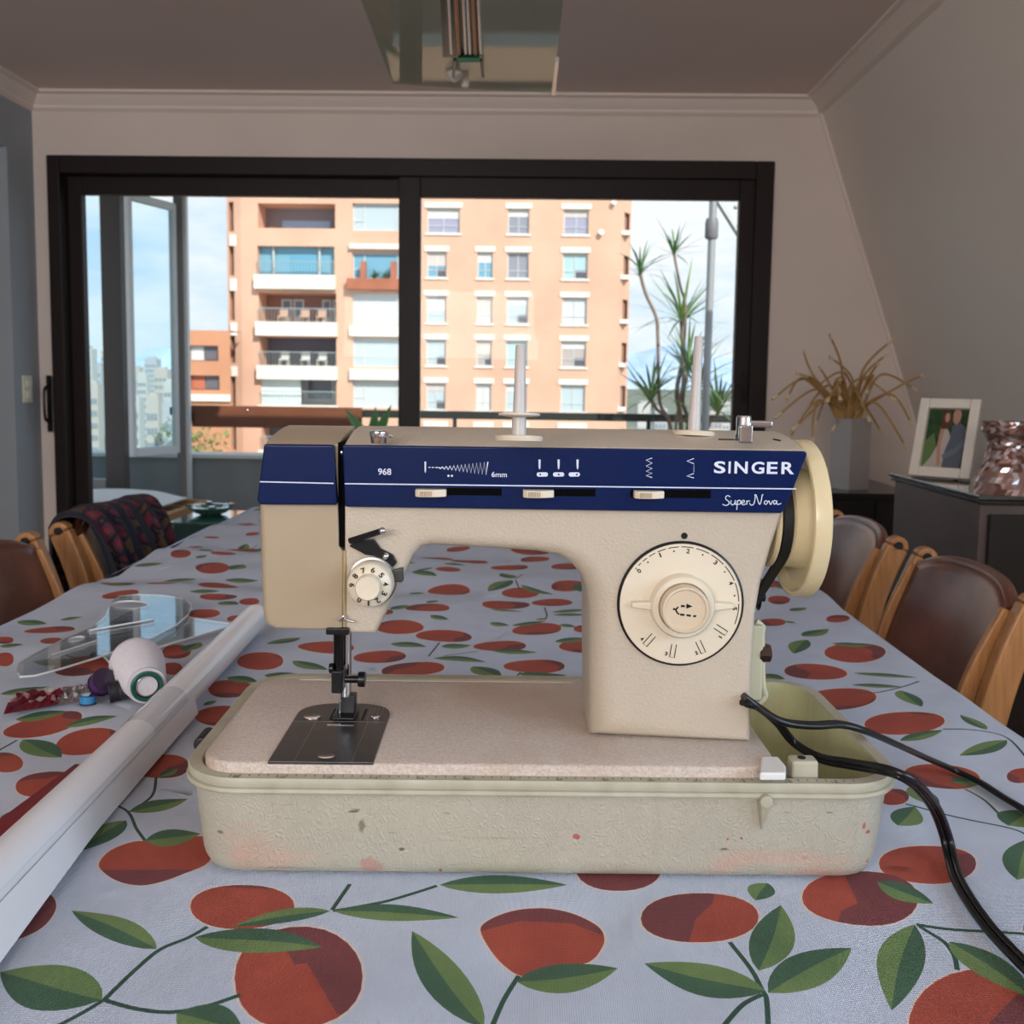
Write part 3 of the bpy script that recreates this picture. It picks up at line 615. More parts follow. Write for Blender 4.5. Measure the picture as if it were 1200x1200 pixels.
# ================================================================== DINING TABLE AND PRINTED CLOTH
TZ = .75; TX0, TX1, TY0, TY1 = -.655, .435, .22, 2.46
wood = mat('table_wood', (.16, .075, .035), .4, var=.3, vscale=12, stretch=(5, .8, 5))
tb = thing('dining_table', 'long wooden dining table under the fruit printed cloth', 'table', ((TX0+TX1)/2, (TY0+TY1)/2, 0))
MB().box((TX0, TY0, TZ-.042), (TX1, TY1, TZ-.013)).build('tabletop', wood, tb, bevel=.004)
MB().box((TX0+.07, TY0+.07, TZ-.12), (TX1-.07, TY1-.07, TZ-.043)).build('apron', wood, tb, bevel=.003)
for X in (TX0+.05, TX1-.12):
    for Y in (TY0+.05, TY1-.12): MB().box((X, Y, 0), (X+.07, Y+.07, TZ-.1205)).build('leg', wood, tb, bevel=.004)

cloth_edge_px = [(0, 735), (43, 713), (98, 687), (106, 684), (118, 674), (140, 670), (157, 661.5), (177, 651), (192, 643), (274, 607), (303, 594)]
def edge_l(y):
    e = [at_z(a, b, TZ) for a, b in cloth_edge_px]
    if y <= e[0].y: return e[0].x
    for p, q in zip(e, e[1:]):
        if p.y <= y <= q.y: return p.x+(q.x-p.x)*(y-p.y)/(q.y-p.y)
    return TX0-.012
def edge_r(y): return TX1+.016+.004*math.sin(y*9)
def ripple(x, y):
    # soft creases of an unironed cloth; folds run across the table further away
    far = min(1, max(0, (y-1.0)/.5)); lef = min(1, max(0, (.1-x)/.4))
    h = .0015*math.sin(31*x+9*y+2*math.sin(7*y))+.0009*math.sin(17*y-23*x+1.3)+.0006*math.sin(63*x-41*y)
    h += far*lef*(.0055*math.sin(21*y+1.8*math.sin(3.1*x+.4))+.0022*math.sin(43*y+4*x))+far*(1-lef)*.0018*math.sin(26*y+2*math.sin(4*x))
    h += (1-far)*.0014*math.sin(47*y+15*math.sin(2.2*x)+5*x)*max(0, min(1, (-.18-x)/.12))
    return h
def flatten(x, y):
    q = MI @ Vector((x, y, TZ)); dx = max(abs(q.x)-.235, 0); dy = max(-q.y, q.y-.21, 0); d = math.hypot(dx, dy)
    return min(1, d/.04)
def cloth_z(x, y): return TZ+ripple(x, y)*flatten(x, y)

# ---- print: fruit, leaves and stems (metres on the cloth)
shapes = []        # (polygon, material index, required fruit polygon or None)
def upt(x, y): p = at_z(x, y, TZ); return (p.x, p.y)
def ell(cx, cy, rx, ry, rot=0, n=26):
    c, s = math.cos(R(rot)), math.sin(R(rot)); out = []
    for i in range(n):
        t = 2*math.pi*i/n; u, v = rx*math.copysign(abs(math.cos(t))**.92, math.cos(t)), ry*math.copysign(abs(math.sin(t))**.92, math.sin(t)); out.append(upt(cx+u*c-v*s, cy+u*s+v*c))
    return out
frnd = random.Random(21)
def smooth_closed(pts, n=4):
    N_ = len(pts); out = []
    for i in range(N_):
        p0, p1, p2, p3 = [Vector(pts[(i+k) % N_]) for k in (-1, 0, 1, 2)]
        for k in range(n):
            t = k/n; q = .5*((2*p1)+(p2-p0)*t+(2*p0-5*p1+4*p2-p3)*t*t+(3*p1-p0-3*p2+p3)*t**3); out.append((q.x, q.y))
    return out
def fruit(poly, over=None):
    cx = sum(p[0] for p in poly)/len(poly); cy = sum(p[1] for p in poly)/len(poly)
    shapes.append(([(cx+(x-cx)*1.045, cy+(y-cy)*1.045) for x, y in poly], 6, None))
    shapes.append((poly, 1, None))
    if over is None:
        a = frnd.uniform(0, 2*math.pi); off = frnd.uniform(.2, .75); r = max(math.hypot(x-cx, y-cy) for x, y in poly); ux, uy = math.cos(a), math.sin(a)
        pts = []
        for i in range(9):
            t = -1+i/4; k = off*r+.12*r*math.sin(i*1.7+a*5); pts.append((cx+ux*k-uy*t*r*1.2, cy+uy*k+ux*t*r*1.2))
        over = pts+[(cx+ux*2*r-uy*1.2*r, cy+uy*2*r+ux*1.2*r), (cx+ux*2*r+uy*1.2*r, cy+uy*2*r-ux*1.2*r)]
    shapes.append((over, 2, poly))
def leaf(x0, y0, x1, y1, wd=.011, world=False):
    A = Vector((x0, y0) if world else upt(x0, y0)); B = Vector((x1, y1) if world else upt(x1, y1)); d = B-A; L = d.length; u = d/L; n = Vector((-u.y, u.x)); wd = min(wd, L*.30)*1.1
    bend = (hash((round(x0), round(y1))) % 7-3)*.012*L
    def edge(s, k): return [A+u*L*t+n*(s*wd*math.sin(math.pi*t**.85)**.9*k+bend*math.sin(math.pi*t)) for t in [i/12 for i in range(13)]]
    l, c, r = edge(1, 1), edge(0, 1), edge(-1, 1)
    tp = lambda q: [(p.x, p.y) for p in q]
    shapes.append((tp(l+r[-2:0:-1]), 3, None)); shapes.append((tp(l+c[-2:0:-1]), 4, None))
def stem(pts, wd=.0026, world=False):
    P = [Vector(p if world else upt(*p)).to_3d() for p in pts]; P = smooth_path(P, 5); l = []; r = []
    for i, p in enumerate(P):
        d = (P[min(i+1, len(P)-1)]-P[max(i-1, 0)]).normalized(); n = Vector((-d.y, d.x, 0))*wd/2; l.append((p.x+n.x, p.y+n.y)); r.append((p.x-n.x, p.y-n.y))
    shapes.append((l+r[::-1], 5, None))
U = lambda pts: [upt(*p) for p in pts]
# the nearest fruit, outlined one by one
fruit(ell(350, 1146, 75, 59), U([(315, 1080), (345, 1130), (360, 1128), (395, 1190), (440, 1200), (440, 1075)]))
fruit(ell(284, 1062, 61, 25), U([(220, 1030), (350, 1030), (350, 1052), (320, 1042), (270, 1040)]))
fruit(smooth_closed(U([(116, 1012), (130, 998), (160, 989), (200, 988), (230, 980), (250, 985), (245, 1010), (215, 1024), (190, 1033), (165, 1037), (140, 1032), (122, 1022)])), U([(100, 1019), (250, 1019), (250, 1042), (100, 1042)]))
fruit(smooth_closed(U([(-20, 1080), (-15, 1107), (20, 1103), (45, 1093), (60, 1078), (66, 1062), (60, 1050), (47, 1045), (35, 1046), (18, 1058)])), U([(22, 1085), (42, 1040), (75, 1040), (75, 1095), (20, 1115), (0, 1112)]))
fruit(smooth_closed(U([(563, 1090), (570, 1080), (590, 1070), (615, 1064), (645, 1063), (675, 1069), (700, 1082), (708, 1096), (705, 1110), (690, 1126), (650, 1134), (615, 1141), (590, 1128), (572, 1108)])), U([(555, 1055), (715, 1055), (715, 1098), (670, 1078), (610, 1077), (560, 1092)]))
fruit(ell(820, 1077, 69, 30), U([(740, 1035), (840, 1035), (835, 1060), (815, 1080), (805, 1115), (740, 1115)]))
fruit(ell(1008, 1052, 68, 31), U([(985, 1015), (1005, 1058), (985, 1068), (980, 1090), (1085, 1090), (1085, 1015)]))
fruit(ell(1087, 1012, 57, 22), U([(1120, 1000), (1150, 1000), (1150, 1040), (1128, 1025)]))
fruit(ell(1146, 1206, 82, 73), U([(1195, 1160), (1155, 1200), (1160, 1290), (1240, 1290), (1240, 1160)]))
fruit(ell(725, 1018, 50, 26), U([(660, 980), (790, 980), (790, 1050), (660, 1050)]))
for q in [(1212, 1088, 13, 10), (1104, 910, 45, 15), (1060, 848, 47, 12), (985, 819, 42, 12), (956, 787.5, 37, 9.5), (1002, 763.5, 36, 10), (905, 728.5, 16, 5.5), (913, 702, 13, 4.5), (982, 725, 14, 4.5), (895, 760, 9, 4), (900, 798, 14, 5), (1048, 937, 17, 9), (1196, 907, 16, 8),
          (187, 900, 35, 14), (50, 849, 47, 11, -9), (103, 868, 38, 14, -5), (8, 892, 19, 12), (55, 918, 37, 14, -6),
          (58, 736, 30, 4.5), (141, 699, 22, 3.7, -5), (5, 750, 11, 5), (5, 772, 11, 6.5), (60, 753, 13, 5), (138, 685, 20, 4), (190, 684, 18, 4.5), (207, 762, 17, 8), (202, 783, 12, 8),
          (212, 652, 12, 3.5), (249, 666, 20, 5), (256, 685, 24, 6), (256, 700.5, 22, 3), (292, 707, 12, 3.5), (238, 719, 20, 4), (275, 725, 9, 3), (229, 638, 9, 1.6), (296, 627, 8, 1.7), (262, 652, 15, 1.5), (285, 612, 12, 1.2), (248, 629, 9, 1), (292, 619, 10, 1),
          (305, 777, 27, 9), (272, 807, 28, 10), (256, 836, 28, 11), (382, 757, 33, 7),
          (468.5, 736, 28, 6.5), (520, 744.5, 33, 6.3), (445, 769, 31, 7), (484, 785, 37, 8.3), (585.5, 756, 31, 6.3), (626, 780, 36, 7.3), (629, 738.5, 29, 6.5), (690, 758.5, 35, 7.8), (690, 739, 18, 4.6), (501, 715, 26, 4.8), (452, 719, 9, 3.4), (526, 690, 25, 5.9), (525, 670, 15, 2.7), (610, 693, 22, 4.8), (666, 688, 20, 5.6), (593, 707.5, 28, 5.6), (647, 705, 24, 4.4), (597, 663.5, 22, 3.5), (627, 655, 17, 3.1), (664, 664, 18, 4.2), (550, 657, 22, 3.1), (511, 654, 20, 3.1), (537, 643, 14, 2)]:
    fruit(ell(*q))
for q in [(1072, 1079, 1045, 1180, .011), (1112, 1099, 1215, 1170, .011), (1028, 1033, 1094, 1057, .010), (889, 1142, 915, 1062, .011), (900, 1168, 998, 1110, .011), (897, 1166, 755, 1130, .013), (900, 1035, 885, 1056, .008), (605, 1147, 724, 1135, .012), (567, 1203, 483, 1092, .011), (390, 1069, 538, 1076, .008), (387, 1069, 272, 1083, .007), (228, 1096, 378, 1110, .011), (184, 1111, 84, 1068, .009), (120, 1172, 0, 1142, .015), (207, 1186, 285, 1206, .011), (515, 1037, 665, 1037, .010), (1192, 1033, 1204, 985, .010), (1066, 925, 1100, 948, .010), (1052, 968, 1072, 948, .010), (1115, 915, 1150, 912, .010), (1055, 867, 1105, 858, .007), (1180, 868, 1124, 884, .008), (1156, 856, 1125, 840, .008), (1181, 968, 1206, 948, .014), (1000, 786, 1075, 793, .007), (998, 803, 1058, 804, .007), (1055, 809, 1080, 830, .011), (940, 745, 971, 737, .011), (946, 749, 930, 766, .011), (926, 714, 946, 712, .009), (975, 754, 1022, 756, .008), (893, 790, 920, 797, .012), (918, 727, 933, 730, .010),
          (27, 864, 72, 884, .012), (76, 852, 138, 842, .008), (18, 841, 80, 836, .010), (0, 955, 30, 946, .014), (148, 965, 85, 998, .012), (152, 955, 220, 936, .010), (170, 988, 235, 977, .012), (187, 912, 208, 903, .012), (197, 858, 212, 858, .010),
          (20, 725, 55, 727, .010), (70, 723, 97, 721, .012), (0, 757, 28, 757, .010), (0, 812, 58, 803, .011), (218, 762, 235, 752, .014), (200, 684, 228, 681, .012), (157, 663, 192, 660, .012), (270, 668, 285, 662, .014), (190, 677, 231, 675, .012), (257, 706, 280, 710, .012), (229, 656, 243, 654, .012), (234, 648, 250, 651, .008), (263, 676, 303, 675, .010), (222, 696, 258, 695, .010), (130, 683, 152, 688, .02),
          (352, 745, 312, 756, .009), (343, 776, 384, 784, .011), (309, 791, 356, 791, .009), (266, 794, 302, 798, .010), (238, 823, 254, 819, .012),
          (483, 672, 512, 677, .012), (508, 668, 482, 673, .007), (480, 690, 497, 693, .016), (500, 709, 514, 706, .010), (504, 724, 526, 727, .012), (458, 716, 478, 711, .010), (458, 753, 500, 758, .011), (517, 757, 552, 754, .012), (577, 762, 630, 764, .009), (508, 773, 570, 776, .010), (554, 782, 587, 794, .014), (605, 789, 665, 789, .009), (600, 681, 572, 691, .014), (602, 679, 588, 672, .012), (610, 686, 650, 696, .007), (574, 729, 597, 732, .010), (600, 732, 640, 730, .009), (647, 718, 688, 716, .010), (648, 722, 688, 723, .008), (628, 726, 641, 728, .012), (655, 735, 675, 737, .012), (650, 753, 690, 750, .010), (575, 713, 612, 716, .005), (520, 663, 545, 664, .010), (680, 694, 690, 685, .016)]:
    leaf(*q)
for q in [[(1061, 945), (1106, 955), (1182, 971), (1204, 980)], [(1131, 923), (1155, 937), (1183, 968)], [(1074, 1079), (1120, 1086), (1204, 1095)], [(1078, 1081), (1105, 1098), (1118, 1115), (1122, 1133)], [(1105, 857), (1150, 858), (1180, 865), (1204, 890)], [(1005, 812), (1030, 813), (1077, 797)],
          [(243, 1084), (220, 1097), (190, 1110), (165, 1130), (122, 1172)], [(122, 1172), (160, 1182), (200, 1185), (240, 1178), (282, 1164)], [(122, 1172), (95, 1188), (60, 1206)], [(410, 1036), (389, 1068)], [(390, 1069), (430, 1062), (460, 1055), (512, 1038)], [(608, 1140), (590, 1170), (575, 1206)], [(855, 1107), (880, 1140), (893, 1165), (898, 1175), (900, 1206)], [(893, 1170), (870, 1182), (848, 1206)],
          [(183, 913), (178, 935), (152, 955)], [(128, 945), (150, 955), (160, 975), (170, 988)], [(-10, 884), (20, 865)], [(604, 680), (613, 673)], [(604, 681), (609, 690)], [(638, 711), (641, 722), (638, 728)], [(515, 752), (502, 770)], [(560, 763), (520, 770)], [(610, 787), (603, 795)]]:
    stem(q, .0028 if q[0][1] > 1000 else .0022)
# the print carries on over the rest of the cloth
traced = [(sum(p[0] for p in s[0])/len(s[0]), sum(p[1] for p in s[0])/len(s[0])) for s in shapes if s[1] in (1, 3)]
prnd = random.Random(33); j = 0
for iy in range(27):
    for ix in range(13):
        x = TX0+.03+ix*.088+(iy % 2)*.044+prnd.uniform(-.012, .012); y = TY0+.04+iy*.084+prnd.uniform(-.012, .012)
        if x > TX1-.02 or y > TY1-.03: continue
        if any(abs(x-a) < .075 and abs(y-b) < .065 for a, b in traced): continue
        rr = prnd.uniform(.027, .034); th = prnd.uniform(0, 6.28); fruit([(x+rr*math.cos(t)*1.08, y+rr*math.sin(t)) for t in [2*math.pi*i/20 for i in range(20)]])
        for s in (1, -1): a = th+s*.6; leaf(x+.02*math.cos(a), y+.02*math.sin(a), x+.072*math.cos(a), y+.062*math.sin(a), .010, True)
        stem([(x+.02*math.cos(th), y+.02*math.sin(th)), (x+.055*math.cos(th+.2), y+.055*math.sin(th+.2))], .0022, True)

# ---- triangulate the cloth along every printed outline
pts = []; edges = []
def dens(y): return .009+.004*max(0, y-.6)
y = TY0-.02
rowsY = []
while y < TY1+.02: rowsY.append(y); y += dens(y)
rowsY.append(TY1+.02)
border_l = []; border_r = []; bottom = []; topb = []
for i, y in enumerate(rowsY):
    x0, x1 = edge_l(y), edge_r(y); n = max(8, int((x1-x0)/dens(y)/1.15)); row = []
    for k in range(n+1): pts.append((x0+(x1-x0)*k/n, y)); row.append(len(pts)-1)
    border_l.append(row[0]); border_r.append(row[-1])
    if i == 0: bottom = row
    if i == len(rowsY)-1: topb = row
for chain in (border_l, border_r, bottom, topb): edges += list(zip(chain, chain[1:]))
for poly, mi, req in shapes:
    if mi == 6: pass
    b = len(pts); ok = [(min(max(x, edge_l(yy)+.0005), edge_r(yy)-.0005), min(max(yy, TY0-.019), TY1+.019)) for x, yy in poly]
    pts += ok; n = len(poly); edges += [(b+i, b+(i+1) % n) for i in range(n)]
vo, eo, fo, _, _, _ = geometry.delaunay_2d_cdt([Vector(p) for p in pts], edges, [], 0, 1e-6)
V2 = np.array([(v.x, v.y) for v in vo]); T = np.array([f for f in fo if len(f) == 3]); cen = V2[T].mean(axis=1)
el = np.array([edge_l(v) for v in cen[:, 1]]); er = np.array([edge_r(v) for v in cen[:, 1]])
keep = (cen[:, 0] > el-.002) & (cen[:, 0] < er+.002); T = T[keep]; cen = cen[keep]
def inside(poly, P):
    p = np.array(poly); lo, hi = p.min(0), p.max(0); idx = np.where((P[:, 0] >= lo[0]) & (P[:, 0] <= hi[0]) & (P[:, 1] >= lo[1]) & (P[:, 1] <= hi[1]))[0]
    if not len(idx): return idx
    x, yy = P[idx, 0], P[idx, 1]; c = np.zeros(len(idx), bool); n = len(p)
    for i in range(n):
        x0, y0 = p[i]; x1, y1 = p[(i+1) % n]
        if y0 == y1: continue
        k = ((y0 > yy) != (y1 > yy)) & (x < (x1-x0)*(yy-y0)/(y1-y0)+x0); c ^= k
    return idx[c]
mi_ = np.zeros(len(T), int)
for want in (6, 1, 2, 5, 3, 4):
    for poly, mi, req in shapes:
        if mi != want: continue
        s = inside(poly, cen)
        if req is not None: s = np.intersect1d(s, inside(req, cen))
        mi_[s] = mi
def weave(name, col, col2):
    m = mat(name, col, .72, var=.5, vscale=26, col2=col2, spec=.28, detail=5); n = m.node_tree; b = n.nodes['Principled BSDF']; b.inputs['Sheen Weight'].default_value = .05; b.inputs['Sheen Roughness'].default_value = .4
    t = n.nodes.new('ShaderNodeTexCoord'); u = n.nodes.new('ShaderNodeBump'); u.inputs['Strength'].default_value = .8; u.inputs['Distance'].default_value = .0006
    w1 = n.nodes.new('ShaderNodeTexWave'); w1.bands_direction = 'X'; w1.inputs['Scale'].default_value = 260; w1.inputs['Distortion'].default_value = 1.2
    w2 = n.nodes.new('ShaderNodeTexWave'); w2.bands_direction = 'Y'; w2.inputs['Scale'].default_value = 260; w2.inputs['Distortion'].default_value = 1.2
    ns = n.nodes.new('ShaderNodeTexNoise'); ns.inputs['Scale'].default_value = 22; ns.inputs['Detail'].default_value = 6
    ad = n.nodes.new('ShaderNodeMath'); ad2 = n.nodes.new('ShaderNodeMath'); ad2.operation = 'MULTIPLY_ADD'; ad2.inputs[1].default_value = 7
    for q in (w1, w2, ns): n.links.new(t.outputs['Object'], q.inputs['Vector'])
    n.links.new(w1.outputs['Fac'], ad.inputs[0]); n.links.new(w2.outputs['Fac'], ad.inputs[1]); n.links.new(ns.outputs['Fac'], ad2.inputs[0]); n.links.new(ad.outputs[0], ad2.inputs[2])
    n.links.new(ad2.outputs[0], u.inputs['Height']); n.links.new(u.outputs[0], b.inputs['Normal']); return m
clothm = [weave('cloth_ground', (.615, .67, .785), (.56, .61, .725)), weave('print_red', (.47, .085, .048), (.36, .06, .038)), weave('print_plum', (.23, .055, .055), (.17, .045, .05)), weave('print_leaf', (.20, .29, .10), (.13, .22, .075)), weave('print_leaf_dark', (.07, .155, .085), (.05, .115, .065)), weave('print_stem', (.035, .10, .06), (.03, .08, .05)), weave('print_halo', (.78, .66, .62), (.74, .64, .60))]
cb = MB(); cb.v = [(x, y, cloth_z(x, y)) for x, y in V2.tolist()]; cb.f = [tuple(t) for t in T.tolist()]; cb.m = mi_.tolist()
def skirt(line, nrm):
    # hanging edge of the cloth
    for i in range(len(line)-1):
        P, Q = line[i], line[i+1]; q = []
        for k in range(6):
            t = k/5; row = []
            for (x, y, s) in (P, Q):
                o = .012*math.sin(t*1.57)+.018*t*math.sin(s*17); row.append((x+nrm[0]*o, y+nrm[1]*o, cloth_z(x, y)-.24*t*(1 if t < .3 else 1)))
            q.append(row)
        for k in range(5): cb.poly([q[k][0], q[k][1], q[k+1][1], q[k+1][0]], 0)
skirt([(edge_l(y), y, y) for y in rowsY], (-1, 0)); skirt([(edge_r(y), y, y) for y in rowsY], (1, 0))
n = 60; xa, xb = edge_l(rowsY[0]), edge_r(rowsY[0]); skirt([(xa+(xb-xa)*i/n, rowsY[0], i*.02) for i in range(n+1)], (0, -1))
xa, xb = edge_l(rowsY[-1]), edge_r(rowsY[-1]); skirt([(xa+(xb-xa)*i/n, rowsY[-1], i*.02) for i in range(n+1)], (0, 1))
cloth = cb.build('tablecloth', clothm, smooth=70, fix=False)
tag(cloth, 'white tablecloth printed with red fruit and green leaves over the dining table', 'tablecloth')

# ================================================================== CHAIRS
lea = mat('brown_leather', (.19, .066, .036), .28, var=.25, vscale=14, bump=.12, bscale=320, spec=.6, col2=(.11, .038, .022)); cwood = mat('chair_beech', (.44, .20, .07), .38, var=.3, vscale=20, stretch=(8, 8, .8))
blk = mat('black_bolt', (.012, .012, .012), .4, .3)
def sweep_rect(m, pts, wx, wy):
    """plank swept along points in the local y-z plane; wx across x, wy thickness"""
    rs = []
    for i, p in enumerate(pts):
        d = (pts[min(i+1, len(pts)-1)]-pts[max(i-1, 0)]).normalized(); n = Vector((0, -d.z, d.y)); rs.append([p+Vector((sx_*wx/2, 0, 0))+n*sy*wy/2 for sx_, sy in ((-1,-1),(1,-1),(1,1),(-1,1))])
    m.rings(rs)
def make_chair():
    t = thing('dining_chair', 'x', 'chair', (0, 0, 0))
    HW = .185
    for s in (-1, 1):
        m = MB(); P = smooth_path([Vector((s*HW, -.150, .40)), Vector((s*HW, -.155, .52)), Vector((s*HW, -.172, .62)), Vector((s*HW, -.194, .70)), Vector((s*HW, -.22, .765))], 5); sweep_rect(m, P, .026, .042)
        c = P[-1]; d = (P[-1]-P[-2]).normalized(); n = Vector((0, -d.z, d.y)); rs = []
        for sx_ in (-.013, .013): rs.append([c+Vector((sx_, 0, 0))+n*.021*math.cos(a)+d*.021*math.sin(a) for a in [math.pi*k/10 for k in range(11)]])
        m.rings(rs); m.build('back_post', cwood, t, local=True, bevel=.006)
        MB().cyl((s*HW-s*.016, c.y, c.z+.004), (s*HW+s*.0165, c.y, c.z+.004), .0075).build('bolt', blk, t, local=True)
        m = MB(); Q = smooth_path([Vector((s*.152, -.118, .46)), Vector((s*.158, -.130, .56)), Vector((s*.162, -.156, .66)), Vector((s*.166, -.198, .755))], 5); sweep_rect(m, Q, .014, .028); m.build('sling_batten', cwood, t, local=True, bevel=.004)
        MB().box((s*HW-.016, -.172, 0), (s*HW+.016, -.128, .42)).build('leg', cwood, t, local=True, bevel=.005)
        MB().box((s*HW-.016, .36, 0), (s*HW+.016, .40, .42)).build('leg', cwood, t, local=True, bevel=.005)
        MB().box((s*HW-.014, -.128, .36), (s*HW+.014, .36, .41)).build('side_rail', cwood, t, local=True, bevel=.005)
    def back(u, v):
        x = (-1+2*u)*.160; z = .47+.30*v; yb = -.118-.085*((z-.46)/.31)**1.5; sag = .030*(1-(2*u-1)**2)
        return (x, yb-sag+.004, z+.010*(1-(2*u-1)**2)*v-.018*abs(2*u-1)**5*v)
    m = MB(); m.grid(back, 20, 18); bk = m.build('backrest', lea, t, local=True, smooth=80, fix=False, solid=.006)
    m = MB(); m.tube([Vector(back(i/20, 1))+Vector((0, -.006, .0)) for i in range(21)], .011, 10); m.build('top_roll', lea, bk, local=True)
    m = MB()
    for i in range(40): p = Vector(back((i+.3)/40, .86)); q = Vector(back((i+.75)/40, .86)); m.tube([p+Vector((0, .0012, 0)), q+Vector((0, .0012, 0))], .0009, 5)
    m.build('stitching', mat('stitch_thread', (.05, .02, .012), .8), bk, local=True)
    m = MB(); m.grid(lambda u, v: ((-1+2*u)*.171, -.12+.50*v, .425-.022*(1-(2*u-1)**2)), 16, 12); m.build('seat', lea, t, local=True, smooth=80, fix=False, solid=.006)
    MB().box((-HW+.017, .37, .30), (HW-.017, .392, .33)).build('stretcher', cwood, t, local=True, bevel=.004); MB().box((-HW+.017, -.16, .30), (HW-.017, -.14, .33)).build('stretcher', cwood, t, local=True, bevel=.004)
    return t
proto = make_chair()
def seat_chair(y, X, right, label, first=False):
    o = proto if first else copy_tree(proto); rz = math.pi/2 if right else -math.pi/2
    o.location = (X-.22 if right else X+.22, y, 0); o.rotation_euler = (0, 0, rz); o['label'] = label; o['group'] = 'leather dining chairs around the table'; return o
seat_chair(1.505, .705, True, 'brown leather sling chair nearest on the right of the table', True)
seat_chair(1.995, .70, True, 'brown leather sling chair partly hidden behind the hand wheel')
seat_chair(1.505, -.915, False, 'brown leather sling chair at the left edge without any throw')
kch = seat_chair(1.995, -.915, False, 'brown leather sling chair under the patterned throw')
# patterned throw hung over the far left chair back
kl = thing('kilim_throw', 'dark red and navy patterned throw draped over the left chair back', 'throw', (-.90, 1.995, .50))
def kil(u, v):
    y = 1.995-.168+.335*u-(1-u)*.075*max(0, .42-v)/.42+.010*math.sin(9*v+3*u); wv = .008*math.sin(13*u*3.1+1)+.006*math.sin(31*u+5*v); crown = .786+.004*math.sin(7*u)-.008*abs(2*u-1)**4
    if v < .42: t = (.42-v)/.42; return (-.862+.10*t**.7+wv, y, crown-.012-.30*t)
    if v < .58: a = (v-.42)/.16*math.pi; return (-.905+.043*math.cos(a)+wv*.5, y, crown-.012+.03*math.sin(a))
    t = (v-.58)/.42; return (-.948-.02*t+wv, y, crown-.012-.33*t)
m = MB(); m.grid(kil, 60, 60)
km = bpy.data.materials.new('kilim'); km.use_nodes = True; n = km.node_tree; b = n.nodes['Principled BSDF']; b.inputs['Roughness'].default_value = .95
t_ = n.nodes.new('ShaderNodeTexCoord'); mpn = n.nodes.new('ShaderNodeMapping'); mpn.inputs['Scale'].default_value = (30, 26, 24); mpn.inputs['Rotation'].default_value = (.5, .2, 0); vo_ = n.nodes.new('ShaderNodeTexVoronoi'); vo_.inputs['Scale'].default_value = 1.1; vo_.distance = 'MANHATTAN'
wv_ = n.nodes.new('ShaderNodeTexWave'); wv_.inputs['Scale'].default_value = 4.5; wv_.bands_direction = 'Y'; wv_.inputs['Distortion'].default_value = 1.5; n.links.new(t_.outputs['Object'], wv_.inputs['Vector'])
n.links.new(t_.outputs['Object'], mpn.inputs[0]); n.links.new(mpn.outputs[0], vo_.inputs['Vector'])
r1_ = n.nodes.new('ShaderNodeValToRGB'); r1_.color_ramp.interpolation = 'CONSTANT'; els = r1_.color_ramp.elements; els[0].position = 0; els[0].color = (.20, .02, .03, 1); els[1].position = .35; els[1].color = (.03, .035, .06, 1)
for p_, c_ in ((.5, (.13, .012, .022)), (.66, (.012, .012, .022)), (.92, (.09, .05, .03))): e_ = els.new(p_); e_.color = (*c_, 1)
n.links.new(vo_.outputs['Distance'], r1_.inputs[0]); mxk = n.nodes.new('ShaderNodeMix'); mxk.data_type = 'RGBA'; r2_ = n.nodes.new('ShaderNodeValToRGB'); r2_.color_ramp.elements[0].position = .45; r2_.color_ramp.elements[1].position = .55
n.links.new(wv_.outputs['Fac'], r2_.inputs[0]); n.links.new(r2_.outputs[0], mxk.inputs['Factor']); n.links.new(r1_.outputs[0], mxk.inputs['A']); mxk.inputs['B'].default_value = (.014, .016, .028, 1); n.links.new(mxk.outputs['Result'], b.inputs['Base Color'])
m.build('cloth', km, kl, smooth=80, fix=False, solid=.003)
m = MB()
for i in range(70): p = Vector(kil(i/69, 1)); m.tube([p, p+Vector((.003*math.sin(i), .003*math.cos(i*2), -.03))], .0012, 4)
tag(m.build('fringe', mat('fringe_wool', (.10, .06, .04), .95), kl), kind='stuff')

# ================================================================== CABINETS AND DECOR ON THE RIGHT
blackw = mat('black_lacquer', (.012, .011, .011), .25, spec=.6); side = mat('grey_brown_laminate', (.115, .088, .078), .34, var=.3, vscale=9, detail=6)
CZ = .85; k1 = at_z(1160, 580, CZ); k2 = at_z(1037, 554, CZ)
SX = (k1.x+k2.x)/2; SY0, SY1 = k1.y, k2.y
sb = thing('sideboard', 'dark sideboard with glass top carrying the framed photograph', 'cabinet', (SX+.27, (SY0+SY1)/2, 0))
MB().box((SX+.004, SY0+.004, .06), (SX+.55, SY1-.004, CZ-.02)).build('body', [side], sb, bevel=.003)
MB().box((SX+.02, SY0-.008, .08), (SX+.28, SY0+.003, CZ-.04)).build('door', blackw, sb, bevel=.003); MB().box((SX+.284, SY0-.008, .08), (SX+.54, SY0+.003, CZ-.04)).build('door', blackw, sb, bevel=.003)
MB().box((SX-.004, SY0-.012, CZ-.019), (SX+.56, SY1+.004, CZ-.010)).build('top', blackw, sb, bevel=.002)
MB().box((SX-.008, SY0-.016, CZ-.009), (SX+.56, SY1+.008, CZ)).build('glass_top', mat('top_glass', (.035, .045, .045), .05, coat=1, spec=.8), sb, bevel=.002)
MB().box((SX+.03, SY0+.03, 0), (SX+.52, SY1-.03, .06)).build('plinth', blackw, sb)
CY2 = 3.35; vb = at_y(994, 572, CY2); Z2 = vb.z
cb2 = thing('low_black_cabinet', 'low black cabinet behind the sideboard carrying the steel vase', 'cabinet', (vb.x+.05, CY2+.1, 0))
X0, X1 = at_y(972, 572, CY2-.15).x, at_y(1075, 572, CY2-.15).x
